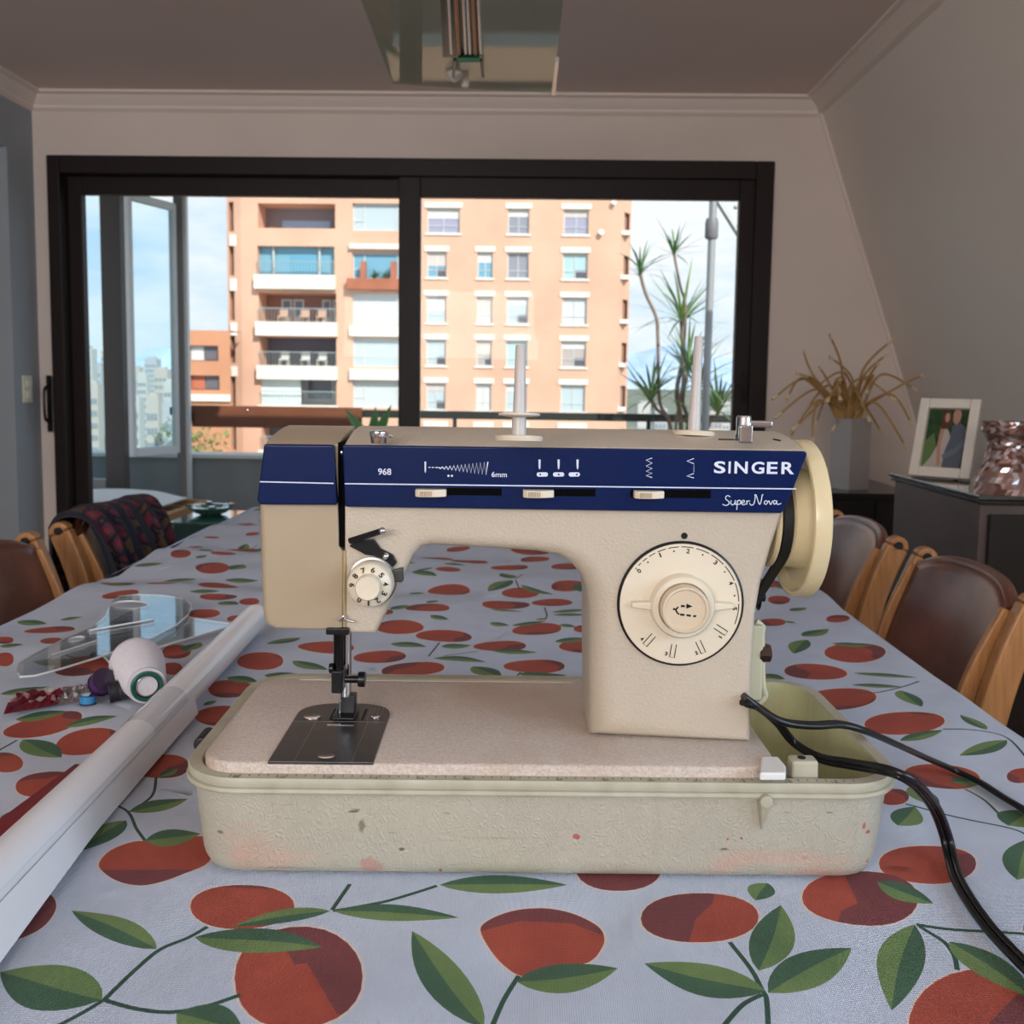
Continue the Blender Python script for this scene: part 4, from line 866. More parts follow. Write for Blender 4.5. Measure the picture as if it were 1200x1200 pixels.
MB().box((X0, CY2-.15, .05), (X1, CY2+.35, Z2-.02)).build('body', blackw, cb2, bevel=.003); MB().box((X0-.01, CY2-.16, Z2-.02), (X1+.01, CY2+.36, Z2)).build('top', blackw, cb2, bevel=.002)
for i in range(2): a_ = X0+.01+i*(X1-X0)/2; MB().box((a_, CY2-.163, .07), (a_+(X1-X0)/2-.02, CY2-.151, Z2-.03)).build('door', blackw, cb2, bevel=.002)
MB().box((X0+.02, CY2-.13, 0), (X1-.02, CY2+.33, .05)).build('plinth', blackw, cb2)
# square steel vase, turned so two faces show
vh = at_y(994, 490, CY2).z-Z2; vs_ = .047
va = thing('steel_vase', 'tall square brushed steel vase holding dried curly twigs', 'vase', (vb.x, CY2, Z2), R(28))
m = MB(); o = [(-vs_, -vs_), (vs_, -vs_), (vs_, vs_), (-vs_, vs_)]; i_ = [(x*.9, y*.9) for x, y in o]
m.rings([[(x, y, 0) for x, y in o], [(x, y, vh) for x, y in o], [(x, y, vh) for x, y in i_], [(x, y, .01) for x, y in i_]]); m.build('body', mat('brushed_steel', (.52, .47, .45), .42, .55, var=.12, vscale=40, stretch=(1, 1, 20)), va, local=True, smooth=None)
tw_ = [mat('dried_twig', (.50, .29, .10), .7, var=.3, vscale=30), mat('twig_tip', (.72, .55, .36), .7)]
br = thing('dried_twigs', 'golden dried curly twigs spreading from the steel vase', 'twigs', (vb.x, CY2, Z2+vh-.02))
tipspx = [(972, 392), (941, 410), (933, 437), (922, 468), (908, 490), (972, 418), (905, 468), (921, 520), (952, 522), (928, 505), (1008, 478), (968, 472), (955, 455), (985, 470), (1015, 462), (1020, 495), (945, 440), (1000, 455), (975, 505), (1050, 470), (1030, 425), (960, 430), (1046, 398), (1082, 440), (1075, 458), (1070, 500), (1035, 510), (1000, 500), (945, 480), (1025, 440), (1040, 415), (990, 440), (955, 500), (1065, 530)]
rnd = random.Random(8)
for i, (x, y) in enumerate(tipspx):
    P0 = Vector((vb.x+rnd.uniform(-.02, .02), CY2+rnd.uniform(-.02, .02), Z2+.05)); dy = rnd.uniform(-.22, .12); E_ = at_y(x, y, CY2+dy)
    top_ = Vector((P0.x+(E_.x-P0.x)*.12, P0.y, Z2+vh)); mid = top_.lerp(E_, .55)+Vector((rnd.uniform(-.05, .05), 0, max(.10 if y > 440 else .02, .3*(top_.z-E_.z)+.08)))
    P = smooth_path([P0, top_, mid, E_], 9); m = MB(); L = len(P); m.tube(P, [.0055-.0022*k/L for k in range(L)], 6)
    m.tube([P[-3], P[-2], P[-1]], [.004, .0075, .007] if i % 2 else [.004, .006, .005], 6, mi=1); tgb = m.build('twig', tw_, br)
# framed photograph
fc0 = at_z(1068, 556, CZ); fpx = [(1066, 556), (1136, 560), (1156, 464), (1087, 463)]
pf = thing('picture_frame', 'white picture frame with a wedding couple photo on the sideboard', 'picture frame', (fc0.x+.06, fc0.y, CZ))
BL = at_z(1066, 558, CZ+.003); ph_ = R(40); la = R(19); FW, FH = .138, .197; ax = Vector((math.cos(ph_), -math.sin(ph_), 0)); lean = Vector((math.sin(ph_)*math.sin(la), math.cos(ph_)*math.sin(la), math.cos(la))); nrm = ax.cross(lean).normalized()
def pfp(u, v, d=0): return BL+ax*(u*FW)+lean*(v*FH)+nrm*d
def plate(m, u0, u1, v0, v1, d0, d1, mi=0): m.rings([[pfp(u0, v0, d), pfp(u1, v0, d), pfp(u1, v1, d), pfp(u0, v1, d)] for d in (d0, d1)], mi)
fm = mat('frame_white', (.68, .62, .54), .45)
t_w = .16; t_h = .125
for u0, u1, v0, v1 in ((0, t_w, 0, 1), (1-t_w, 1, 0, 1), (t_w, 1-t_w, 0, t_h), (t_w, 1-t_w, 1-t_h, 1)):
    m = MB(); plate(m, u0, u1, v0, v1, -.004, .014); m.build('frame_rail', fm, pf, bevel=.003)
m = MB(); plate(m, .02, .98, .01, .99, -.012, -.0045); m.build('backing', mat('board_brown', (.10, .06, .04), .8), pf)
m = MB(); e0 = pfp(.5, .75, -.012); e1 = Vector((e0.x+.05, e0.y+.06, CZ)); m.tube([e0, e1], .006, 6); m.build('easel_leg', mat('board_brown', (.10, .06, .04), .8), pf)
m = MB(); plate(m, t_w, 1-t_w, t_h, 1-t_h, -.003, 0); ph = m.build('photo', mat('photo_garden', (.035, .085, .03), .25, var=.6, vscale=60, detail=6, col2=(.012, .03, .012)), pf)
def iu(pp, d, nm, c):  # flat printed shape; photo-space 0..1
    m = MB(); m.poly([pfp(t_w+(1-2*t_w)*a_, t_h+(1-2*t_h)*b__, d) for a_, b__ in pp]); m.build(nm, mat('photo_'+nm, c, .3), ph, fix=False)
iu([(0, 0), (.35, 0), (.30, .35), (.2, .6), (0, .45)], .0004, 'printed_foliage', (.10, .17, .06))
iu([(.02, 0), (.55, 0), (.58, .3), (.60, .55), (.52, .68), (.36, .66), (.33, .4), (.2, .18)], .0006, 'printed_dress', (.42, .36, .33))
iu([(.34, .70), (.44, .66), (.40, .4), (.46, .06), (.38, .02), (.32, .35)], .0008, 'printed_arm', (.42, .22, .16))
iu([(.36, .95), (.46, 1.0), (.56, .95), (.58, .78), (.54, .64), (.44, .70), (.36, .64), (.33, .78)], .0008, 'printed_hair', (.09, .035, .02))
iu([(.43, .93), (.50, .94), (.53, .86), (.49, .78), (.43, .80), (.41, .87)], .001, 'printed_face', (.47, .25, .18))
iu([(.50, 0), (.92, 0), (.96, .35), (.98, .6), (.92, .72), (.78, .78), (.62, .72), (.60, .5), (.52, .3)], .001, 'printed_suit', (.085, .10, .13))
iu([(.60, .93), (.64, 1.0), (.76, 1.0), (.80, .92), (.78, .80), (.70, .74), (.62, .80)], .0012, 'printed_head', (.42, .22, .16))
iu([(.46, .22), (.62, .30), (.78, .36), (.92, .52), (.96, .40), (.74, .24), (.52, .15)], .0014, 'printed_sleeve', (.12, .14, .17))
# faceted mosaic candle holder at the right edge
gz = at_z(1186, 580, CZ); MH = at_y(1186, 495, gz.y).z-CZ
mz = thing('mosaic_candle_holder', 'brown and silver mosaic glass candle holder at the right edge', 'candle holder', (gz.x+.008, gz.y+.03, CZ))
mcol = [mat('mosaic_silver', (.60, .55, .55), .15, .6), mat('mosaic_brown', (.13, .06, .048), .2, .2), mat('mosaic_rose', (.30, .18, .15), .22, .3)]
prof = [(.062, 0), (.060, .02), (.053, .04), (.047, .055), (.042, .07), (.040, .082), (.040, .092), (.042, .100), (.052, .108), (.053, .118), (.053, .128)]
prof = [(prof[i//2][0]*(1-(i % 2)/2)+prof[min(i//2+1, 10)][0]*(i % 2)/2, prof[i//2][1]*(1-(i % 2)/2)+prof[min(i//2+1, 10)][1]*(i % 2)/2) for i in range(21)]
sc_ = MH/.128; m = MB(); rnd = random.Random(3); n = 34; cx, cy = gz.x+.008, gz.y+.045; k = m.add([(cx+r*math.cos(2*math.pi*(i+.5*(j % 2))/n), cy+r*math.sin(2*math.pi*(i+.5*(j % 2))/n), CZ+z*sc_) for j, (r, z) in enumerate(prof) for i in range(n)])
for j in range(len(prof)-1):
    for i in range(n):
        m.face((k+j*n+i, k+j*n+(i+1) % n, k+(j+1)*n+(i+1) % n, k+(j+1)*n+i), rnd.choice((0, 1, 1, 2, 2)))
m.v = [tuple(Vector(q)+Vector((rnd.uniform(-1, 1), rnd.uniform(-1, 1), 0))*.0012) for q in m.v]
m.build('mosaic_body', mcol, mz, smooth=None)
MB().lathe([(.046, .100*sc_), (.046, .126*sc_), (.040, .126*sc_), (.001, .11*sc_)], (cx, cy, CZ), n=24).build('candle_cup', mat('cup_dark', (.05, .03, .028), .3), mz)

# ================================================================== HANGING GLASS LAMP
LZ = 1.88
lA = at_z(460, 98, LZ); lB = at_z(648, 110, LZ); lC = at_z(660, 0, LZ); lD = at_z(423, 0, LZ)
lp = thing('glass_pendant_lamp', 'rectangular greenish glass plate lamp hanging from the ceiling above the table', 'lamp', ((lA.x+lB.x)/2, 2.2, LZ))
ext = lambda P, Q: P+(Q-P)*1.9
q = [lA, lB, ext(lB, lC), ext(lA, lD)]
lm = clear_mat('lamp_glass', (.80, .87, .80), .03, .02, refl=.45)
m = MB(); m.rings([[v_+Vector((0, 0, z)) for v_ in q] for z in (0, .008)]); m.build('glass_plate', lm, lp, smooth=None)
bA, bB = lB+(lC-lB)*.42, lB; m = MB(); m.rings([[P+Vector((0, 0, z))+o_ for z, o_ in ((-.004, Vector((-.004, 0, 0))), (-.004, Vector((.006, 0, 0))), (.009, Vector((.006, 0, 0))), (.009, Vector((-.004, 0, 0))))] for P in (bA, bB)]); m.build('edge_strip', mat('edge_light', (.75, .75, .72), .15, .4), lp)
def lpt(x, y, z=LZ-.02): return at_z(x, y, z)
m = MB(); a0, a1, a2, a3 = lpt(519, 68), lpt(566, 68), lpt(560, 0), lpt(516, 0); ee = lambda P, Q: P+(Q-P)*1.7
q = [a0, a1, ee(a1, a2), ee(a0, a3)]; m.rings([[v_+Vector((0, 0, z)) for v_ in q] for z in (.002, .019)]); m.build('lamp_tray', mat('lamp_dark_green', (.012, .035, .022), .25, .2), lp)
for j, (xa, xb, c) in enumerate(((523, 531, 'w'), (532, 539, 'o'), (542, 546, 'w'), (547, 551, 'w'), (552, 558, 'o'), (560, 563, 'w'))):
    m = MB(); P, Q = lpt((xa+xb)/2+2, 62, LZ-.024), lpt((xa+xb)/2-1, 0, LZ-.024); m.tube([P, P+(Q-P)*1.6], .0042 if c == 'w' else .006, 8); m.build('lamp_rod', mat('rod_copper', (.42, .16, .05), .35, .5) if c == 'o' else mat('rod_silver', (.55, .55, .58), .2, .8), lp)
P, Q = lpt(537, 69, LZ-.025), lpt(562, 69, LZ-.025); MB().tube([P, Q], .008, 8).build('end_cap', mat('lamp_green', (.06, .22, .12), .3), lp)
for x0, x1 in ((533, 531), (564, 566)):
    P, Q = lpt(x0, 70, LZ-.015), lpt(x1, 90, LZ-.015); MB().tube([P, Q], .004, 8).build('bracket', mat('lamp_dark_green', (.012, .035, .022), .25), lp)
P = lpt(532, 92, LZ-.012); MB().lathe([(.022, 0), (.024, .006), (.015, .02), (.006, .024)], P+Vector((0, 0, .016)), (0, 0, -1), 18).build('ceramic_socket', mat('ceramic', (.72, .62, .54), .3), lp)
P = lpt(545, 98, LZ-.012); MB().lathe([(.010, 0), (.013, .010), (.009, .024), (.003, .026)], P+Vector((0, 0, .014)), (0, 0, -1), 14).build('ceramic_socket', mat('ceramic', (.72, .62, .54), .3), lp)
for P in (lB+(lC-lB)*.8+Vector((-.05, 0, 0)), lA+(lD-lA)*.8+Vector((.05, 0, 0))): MB().cyl(P+Vector((0, 0, .008)), (P.x, P.y, CEIL), .002, n=6).build('cable', mat('steel', (.6, .6, .6), .3, 1), lp)

# ================================================================== CARRYING CASE BASE
tray_m = bpy.data.materials.new('case_leathergrain'); tray_m.use_nodes = True
def tray_material(m):
    n = m.node_tree; b = n.nodes['Principled BSDF']; b.inputs['Roughness'].default_value = .55
    t = n.nodes.new('ShaderNodeTexCoord'); ob = t.outputs['Object']
    def noise(s, d=3, st=None):
        v = ob
        if st: q = n.nodes.new('ShaderNodeMapping'); q.inputs['Scale'].default_value = st; n.links.new(ob, q.inputs[0]); v = q.outputs[0]
        z = n.nodes.new('ShaderNodeTexNoise'); z.inputs['Scale'].default_value = s; z.inputs['Detail'].default_value = d; n.links.new(v, z.inputs['Vector']); return z.outputs['Fac']
    def ramp(f, a, b_):
        r = n.nodes.new('ShaderNodeMapRange'); r.inputs['From Min'].default_value = a; r.inputs['From Max'].default_value = b_; n.links.new(f, r.inputs['Value']); return r.outputs[0]
    def mixc(f, A, B):
        x = n.nodes.new('ShaderNodeMix'); x.data_type = 'RGBA'; n.links.new(f, x.inputs['Factor'])
        if isinstance(A, tuple): x.inputs['A'].default_value = (*A, 1)
        else: n.links.new(A, x.inputs['A'])
        x.inputs['B'].default_value = (*B, 1); return x.outputs['Result']
    c = mixc(ramp(noise(9), .35, .65), (.44, .40, .31), (.41, .38, .305))
    c = mixc(ramp(noise(14, 4, (1, 1, 2.2)), .60, .78), c, (.50, .31, .24))       # old reddish rub marks
    c = mixc(ramp(noise(90, 4, (.35, 1, 1.6)), .685, .73), c, (.13, .12, .09))    # dark scuffs
    c = mixc(ramp(noise(130, 2), .775, .80), c, (.40, .05, .04))                # red specks
    sxyz = n.nodes.new('ShaderNodeSeparateXYZ'); n.links.new(ob, sxyz.inputs[0]); cmb = n.nodes.new('ShaderNodeCombineXYZ'); n.links.new(sxyz.outputs['X'], cmb.inputs['X']); n.links.new(sxyz.outputs['Z'], cmb.inputs['Y'])
    wob = n.nodes.new('ShaderNodeTexNoise'); wob.inputs['Scale'].default_value = 260; wob.inputs['Detail'].default_value = 3; n.links.new(ob, wob.inputs['Vector'])
    for px_, py_, rx, ry, col, soft in ((423, 970, 5, 10, (.17, .15, .10), .5), (433, 1020, 16, 13, (.44, .24, .19), .4), (255, 980, 6, 3, (.10, .09, .07), .5), (470, 999, 4, 2.5, (.07, .06, .05), .3), (515, 1027, 2, 3, (.33, .05, .04), .2), (676, 983, 5, 3.5, (.40, .06, .05), .2), (854, 986, 2, 2, (.42, .06, .05), .2), (870, 985, 2, 2, (.42, .06, .05), .2), (946, 1010, 3, 2.5, (.42, .05, .04), .2), (1022, 981, 4, 3, (.40, .05, .04), .3), (1016, 972, 2.5, 4, (.40, .06, .05), .3), (1025, 1020, 2, 2, (.40, .05, .04), .2), (930, 1012, 110, 9, (.50, .34, .27), .95), (955, 1028, 60, 8, (.50, .30, .24), .9), (320, 1010, 60, 16, (.50, .35, .27), .95), (580, 985, 60, 2.5, (.36, .33, .25), .9), (335, 1024, 50, 3, (.30, .27, .2), .9)):
        q = m_on(1, px_, py_, .004); e = m_on(1, px_+rx, py_, .004); f_ = m_on(1, px_, py_+ry, .004); sc = n.nodes.new('ShaderNodeVectorMath'); sc.operation = 'SUBTRACT'; sc.inputs[1].default_value = (q.x, q.z, 0); n.links.new(cmb.outputs[0], sc.inputs[0])
        dv = n.nodes.new('ShaderNodeVectorMath'); dv.operation = 'DIVIDE'; dv.inputs[1].default_value = (abs(e.x-q.x), abs(f_.z-q.z), 1); n.links.new(sc.outputs[0], dv.inputs[0]); ln = n.nodes.new('ShaderNodeVectorMath'); ln.operation = 'LENGTH'; n.links.new(dv.outputs[0], ln.inputs[0])
        ad3 = n.nodes.new('ShaderNodeMath'); ad3.operation = 'ADD'; wn = n.nodes.new('ShaderNodeMath'); wn.operation = 'MULTIPLY_ADD'; wn.inputs[1].default_value = 1.1; wn.inputs[2].default_value = -.55; n.links.new(wob.outputs['Fac'], wn.inputs[0]); n.links.new(ln.outputs['Value'], ad3.inputs[0]); n.links.new(wn.outputs[0], ad3.inputs[1])
        mr = n.nodes.new('ShaderNodeMapRange'); mr.inputs['From Min'].default_value = 1.0; mr.inputs['From Max'].default_value = 1.0-soft; mr.inputs['To Max'].default_value = .85; n.links.new(ad3.outputs[0], mr.inputs['Value']); c = mixc(mr.outputs[0], c, col)
    n.links.new(c, b.inputs['Base Color'])
    vo = n.nodes.new('ShaderNodeTexVoronoi'); vo.feature = 'DISTANCE_TO_EDGE'; vo.inputs['Scale'].default_value = 260
    mp2 = n.nodes.new('ShaderNodeMapping'); mp2.inputs['Scale'].default_value = (1.5, 1.5, .6); mp2.inputs['Rotation'].default_value = (.2, .5, .3); n.links.new(ob, mp2.inputs[0])
    nn = n.nodes.new('ShaderNodeTexNoise'); nn.inputs['Scale'].default_value = 60; n.links.new(ob, nn.inputs['Vector'])
    ad = n.nodes.new('ShaderNodeMixRGB'); ad.blend_type = 'ADD'; ad.inputs[0].default_value = .03; n.links.new(mp2.outputs[0], ad.inputs[1]); n.links.new(nn.outputs['Color'], ad.inputs[2]); n.links.new(ad.outputs[0], vo.inputs['Vector'])
    u = n.nodes.new('ShaderNodeBump'); u.inputs['Strength'].default_value = 1.0; u.inputs['Distance'].default_value = .0009; n.links.new(vo.outputs['Distance'], u.inputs['Height']); n.links.new(u.outputs[0], b.inputs['Normal'])
tray_material(tray_m)
rim_m = mat('case_rim', (.45, .42, .325), .5, var=.3, vscale=45, col2=(.35, .32, .23), detail=6); inner_m = mat('case_inner', (.57, .56, .31), .5, var=.12, vscale=25, stretch=(4, 4, .5))
cs_ = thing('carrying_case_base', 'cream plastic carrying case base under the sewing machine', 'case', M=MM)
TW, TD, RH = .2295, .211, .0705
def ring(off, z, r=.036): return [(x, y, z) for x, y in rrect(-TW-off, TW+off, .004-off, TD+off, r+off)]
m = MB()
m.rings([ring(-.020, .0008), ring(-.013, .0015), ring(-.009, .004), ring(-.0065, .0085), ring(-.005, .014), ring(0, .0598)], 0, True, False)
m.rings([ring(0, .0598), ring(.0042, .0604), ring(.005, .0620), ring(.0045, .0640)], 1, False, False)
m.rings([ring(.0045, .0640), ring(.0026, .0645), ring(.0026, .0655), ring(.0038, .0660), ring(.0040, RH-.0012), ring(.0032, RH)], 1, False, False)
m.rings([ring(.0032, RH), ring(-.0045, RH), ring(-.0055, RH-.001)], 1, False, False)
m.rings([ring(-.0055, RH-.001), ring(-.0075, .02), ring(-.012, .006)], 2, False, True)
body = m.build('tray', [tray_m, rim_m, inner_m], cs_, local=True, smooth=40)
# flange ears at the corners
# embossed ruler along the rim
mk = mat('ruler_mark', (.20, .18, .12), .7)
m = MB(); N_ = 68
for i in range(N_):
    x = -.197+i*.394/(N_-1); L = .0042 if i % 5 == 0 else .0022; y1 = .0065; m.box((x-.0004, y1-L, RH), (x+.0004, y1, RH+.00025))
for i in range(0, 14): add_text(m, str(i+1), -.197+i*.029+.002, -.197+i*.029+.0062, 0, .0034, 0, f=lambda x, y, z: (x, z+.0012, RH+.0003))
m.build('ruler_marks', mk, body, local=True, smooth=None, fix=False)
# fin, pin, post with hole, clip, black hinge knob
p = mf(897, 938, -.001); m = MB(); m.cyl((p[0], .004, p[1]), (p[0], -.0045, p[1]), .0042, n=16); m.build('peg', rim_m, cs_, local=True, bevel=.001)
f0, f1, f2 = mf(889, 941, -.001), mf(902, 941, -.001), mf(893, 976, .002); m = MB(); m.rings([[(f0[0], .0045, f0[1]), (f1[0], .0045, f1[1]), (f2[0], .0055, f2[1])], [(f0[0]+.001, -.004, f0[1]), (f1[0]-.001, -.004, f1[1]), (f2[0], .004, f2[1])]]); m.build('fin', rim_m, cs_, local=True, bevel=.0007)
bx, by = .169, .020; m = MB(); m.rings([[(bx+dx*.0085*s, by+dy*.006*s, z) for dx, dy in ((-1, -1), (1, -1), (1, 1), (-1, 1))] for z, s in ((.0065, 1.1), (.0795, 1))]); m.build('post_boss', rim_m, cs_, local=True, bevel=.002)
MB().cyl((bx-.001, by, .0793), (bx-.001, by, .0800), .0026, n=14).build('screw_hole', mat('hole_black', (.008, .008, .006), .8), cs_, local=True)
p = m_on(2, 246, 858, .066); m = MB(); m.cyl((-.2395, p.y-.010, .060), (-.2395, p.y+.012, .060), .0058, n=16); m.cyl((-.2395, p.y, .060), (-.230, p.y, .060), .004, n=10); m.build('hinge_knob', mat('hinge_black', (.012, .010, .009), .5), cs_, local=True, bevel=.002)

# ================================================================== SEWING MACHINE
sm = thing('sewing_machine', 'cream and blue domestic sewing machine standing in its case base', 'sewing machine', M=MM)
bodym = mat('machine_enamel', (.50, .42, .325), .42, var=.05, vscale=20, bump=.8, bscale=480, bdist=.0007)
bedm = mat('bed_enamel', (.58, .50, .43), .40, var=.25, vscale=520, bump=1, bscale=620, bdist=.0009, col2=(.46, .36, .30))
covm = mat('face_cover_plastic', (.37, .285, .19), .35); crm = mat('cream_plastic', (.68, .59, .45), .3, spec=.6); blue = mat('panel_blue', (.002, .011, .062), .2, spec=.3); white = mat('panel_print', (.62, .66, .78), .5); black = mat('black_enamel', (.008, .008, .008), .3)
chrome = mat('chrome', (.62, .62, .63), .16, 1); steel = mat('dark_steel', (.13, .125, .125), .32, .9, var=.25, vscale=60); blued = mat('blued_metal', (.018, .018, .02), .28, .6)
BZ = .0775
# bed: rusty tint where the enamel has worn
_n = bedm.node_tree; _b = _n.nodes['Principled BSDF']; _src = _b.inputs['Base Color'].links[0].from_socket; _t = _n.nodes.new('ShaderNodeTexCoord'); _z = _n.nodes.new('ShaderNodeTexNoise'); _z.inputs['Scale'].default_value = 11; _z.inputs['Detail'].default_value = 4; _n.links.new(_t.outputs['Object'], _z.inputs['Vector'])
_r = _n.nodes.new('ShaderNodeMapRange'); _r.inputs['From Min'].default_value = .48; _r.inputs['From Max'].default_value = .72; _r.inputs['To Max'].default_value = .6; _n.links.new(_z.outputs['Fac'], _r.inputs['Value']); _x = _n.nodes.new('ShaderNodeMix'); _x.data_type = 'RGBA'; _n.links.new(_r.outputs[0], _x.inputs['Factor']); _n.links.new(_src, _x.inputs['A']); _x.inputs['B'].default_value = (.40, .26, .18, 1); _n.links.new(_x.outputs['Result'], _b.inputs['Base Color'])
m = MB(); o = rrect(-.208, .152, .0105, .182, .024)
def bring(off, z): return [(x, y, z) for x, y in rrect(-.2205-off, .152+off, .0088-off, .182+off, .024+off if off > -.02 else .004)]
m.rings([bring(-.004, .028), bring(0, .032), bring(0, BZ-.0022), bring(-.0007, BZ-.0007), bring(-.0022, BZ)]); bed = m.build('bed', bedm, sm, local=True, smooth=40)
m = MB(); m.box((-.19, .1745, BZ), (.03, .1795, BZ+.0004)); m.build('rear_strip', mat('bed_edge', (.56, .50, .41), .5), bed, local=True)
# stitch plates
PX0, PX1 = -.1745, -.1078
m = MB(); m.rings([[(x, y, z) for x, y in ((PX0, .0085), (PX1, .0085), (PX1, .0795), (PX0, .0795))] for z in (BZ-.001, BZ+.0009)]); slide = m.build('slide_plate', steel, bed, local=True, smooth=None, bevel=.0004)
m = MB(); arc = [(PX1, .080)]+[((PX0+PX1)/2+(PX1-PX0)/2*math.copysign(abs(math.cos(t))**.75, math.cos(t)), .094+.024*math.sin(t)**.85) for t in [math.pi*k/24 for k in range(25)]]+[(PX0, .080)]
m.rings([[(x, y, z) for x, y in arc] for z in (BZ-.001, BZ+.0010)]); ndl = m.build('needle_plate', mat('plate_steel', (.10, .095, .092), .36, .9), bed, local=True, smooth=None, bevel=.0004)
m = MB()
for x in (PX0+.0165, PX1-.0135): m.box((x-.0002, .009, BZ+.0009), (x+.0002, .079, BZ+.00105))
m.build('scribed_lines', mat('scribe', (.30, .29, .28), .3, .9), slide, local=True, smooth=None)
m = MB(); m.lathe([(.0052, 0), (.0056, .0006), (.004, .0004), (.001, .0002)], (-.139, .017, BZ+.0009), n=18); m.v = [(x, .017+(y-.017)*.8, z) for x, y, z in m.v]; m.build('finger_dimple', chrome, slide, local=True)
m = MB(); m.box((-.149, .0715, BZ+.0009), (-.130, .0745, BZ+.0014)); m.build('catch', chrome, slide, local=True, bevel=.0004)
cxn = m_on(2, 400, 846, BZ).x
m = MB()
for i, dx in enumerate((-.008, .0145)): m.box((cxn+dx-.001, .083, BZ+.001), (cxn+dx+.001, .105, BZ+.00125))
m.box((cxn-.001, .086, BZ+.001), (cxn+.009, .0875, BZ+.00125)); m.build('feed_slots', mat('hole_black', (.008, .008, .006), .8), ndl, local=True, smooth=None)
m = MB()
for dx in (.018, .0205, .0235, .0265): m.box((cxn+dx-.00015, .082, BZ+.001), (cxn+dx+.00015, .108, BZ+.00112))
m.build('guide_lines', mat('scribe', (.30, .29, .28), .3, .9), ndl, local=True, smooth=None)
for px_, py_, rr in ((378, 842, .0062), (440, 842, .0035)):
    q = m_on(2, px_-12 if px_ < 400 else px_, py_-2, BZ+.001); m = MB(); m.lathe([(rr, 0), (rr*.98, .0007), (rr*.6, .0004), (.0005, .0003)], (q.x, q.y, BZ+.001), n=18); m.build('plate_screw', chrome, ndl, local=True)
m = MB(); m.box((cxn-.004, .088, BZ+.0005), (cxn+.006, .103, BZ+.0018)); m.build('feed_dog', blued, ndl, local=True, bevel=.0004)

# rounded solid from a traced outline: each vertex may carry its own edge radius
def round_solid(out, y0, y1, rf, rb, n=6):
    N_ = len(out); area = sum(out[i][0]*out[(i+1) % N_][1]-out[(i+1) % N_][0]*out[i][1] for i in range(N_)); sg = 1 if area > 0 else -1
    nr = []
    for i in range(N_):
        a, b, c = Vector(out[i-1]), Vector(out[i]), Vector(out[(i+1) % N_]); e1 = (b-a).normalized(); e2 = (c-b).normalized()
        n1 = Vector((-e1.y, e1.x))*sg; n2 = Vector((-e2.y, e2.x))*sg; q = n1+n2; q = q/max(.35, q.length_squared/2) if q.length > 1e-6 else n1; nr.append(q)
    gr = lambda r, i: r[i] if isinstance(r, (list, tuple)) else r
    rs = []
    for k in range(n+1):
        t = math.pi/2*k/n; rs.append([(out[i][0]+nr[i].x*gr(rf, i)*(1-math.sin(t)), y0+gr(rf, i)*(1-math.cos(t)), out[i][1]+nr[i].y*gr(rf, i)*(1-math.sin(t))) for i in range(N_)])
    for k in range(1, 4): rs.append([(out[i][0], y0+max(rf if not isinstance(rf, (list, tuple)) else rf)+(y1-rb-y0-(max(rf) if isinstance(rf, (list, tuple)) else rf))*k/4, out[i][1]) for i in range(N_)])
    for k in range(n, -1, -1):
        t = math.pi/2*k/n; rs.append([(out[i][0]+nr[i].x*rb*(1-math.sin(t)), y1-rb*(1-math.cos(t)), out[i][1]+nr[i].y*rb*(1-math.sin(t))) for i in range(N_)])
    return rs
def crown(p):
    x, y, z = p; s = min(1, max(0, (y-.046)/.075)); k = max(0, (z-.250)/.027); return (x, y, z+.0098*math.sin(s*math.pi/2)*k)
outpx = [(404, 522, 1), (500, 523.3, 1), (600, 524.6, 1), (700, 525.8, 1), (800, 527, 1), (900, 528.3, 1), (943, 529, 1), (930, 566, 2), (917, 602, 3), (905, 640, 4), (893, 682, 5), (886.5, 720, 5), (882, 790, 5), (880.5, 876, 5), (693, 874, 18), (692, 780, 18), (692, 715, 18), (689, 694, 17), (682, 677, 15), (671, 663, 13), (655, 653, 11), (630, 648, 10), (560, 643, 9), (505, 640.5, 9), (494, 642, 8), (485, 650, 7), (478, 663, 6), (440, 743, 4), (404, 742, 2)]
out = [mf(x, y, .05) for x, y, r in outpx]; rad = [r*.001 for _, _, r in outpx]
out[13] = (out[13][0], BZ); out[14] = (out[14][0], BZ)
m = MB(); m.rings([[crown(p) for p in r] for r in round_solid(out, .050, .132, rad, .010)]); head = m.build('arm_body', bodym, sm, local=True, smooth=50)
# face cover on the left end
fpx_ = [(311, 521), (396, 522), (396, 595), (397, 640), (402, 646), (402, 739), (325, 738), (314, 734.5), (308.5, 727), (306.5, 715), (304.5, 660), (303.5, 595)]
o = [mf(x, y, .0495) for x, y in fpx_]; m = MB(); m.rings([[crown(p) for p in r] for r in round_solid(o, .0495, .131, [.001, .001, .001, .001, .001, .002, .003, .004, .005, .005, .005, .004], .012)]); m.build('face_cover', covm, sm, local=True, smooth=50)
a, b_ = mf(395.5, 517, .051), mf(405, 641, .051); m = MB(); m.box((a[0], .0512, b_[1]), (b_[0], .120, a[1]-.001)); m.build('thread_slot', mat('slot_black', (.002, .002, .002), .8, spec=.05), sm, local=True)
m = MB(); q = [mf(401, 530, .054), mf(399.5, 545, .053), mf(402, 565, .055)]; m.tube([(x, .054, z) for x, z in q], .0012, 8); m.sphere((q[0][0], .053, q[0][1]), .0022); m.build('take_up_lever', chrome, sm, local=True)
m = MB(); q0, q1 = mf(403.5, 645, .0488), mf(403.5, 735, .0488); m.tube([(q0[0], .0495, q0[1]), (q1[0], .0495, q1[1])], .0011, 8); m.build('cover_edge', mat('brass_edge', (.52, .42, .22), .35, .6), sm, local=True)
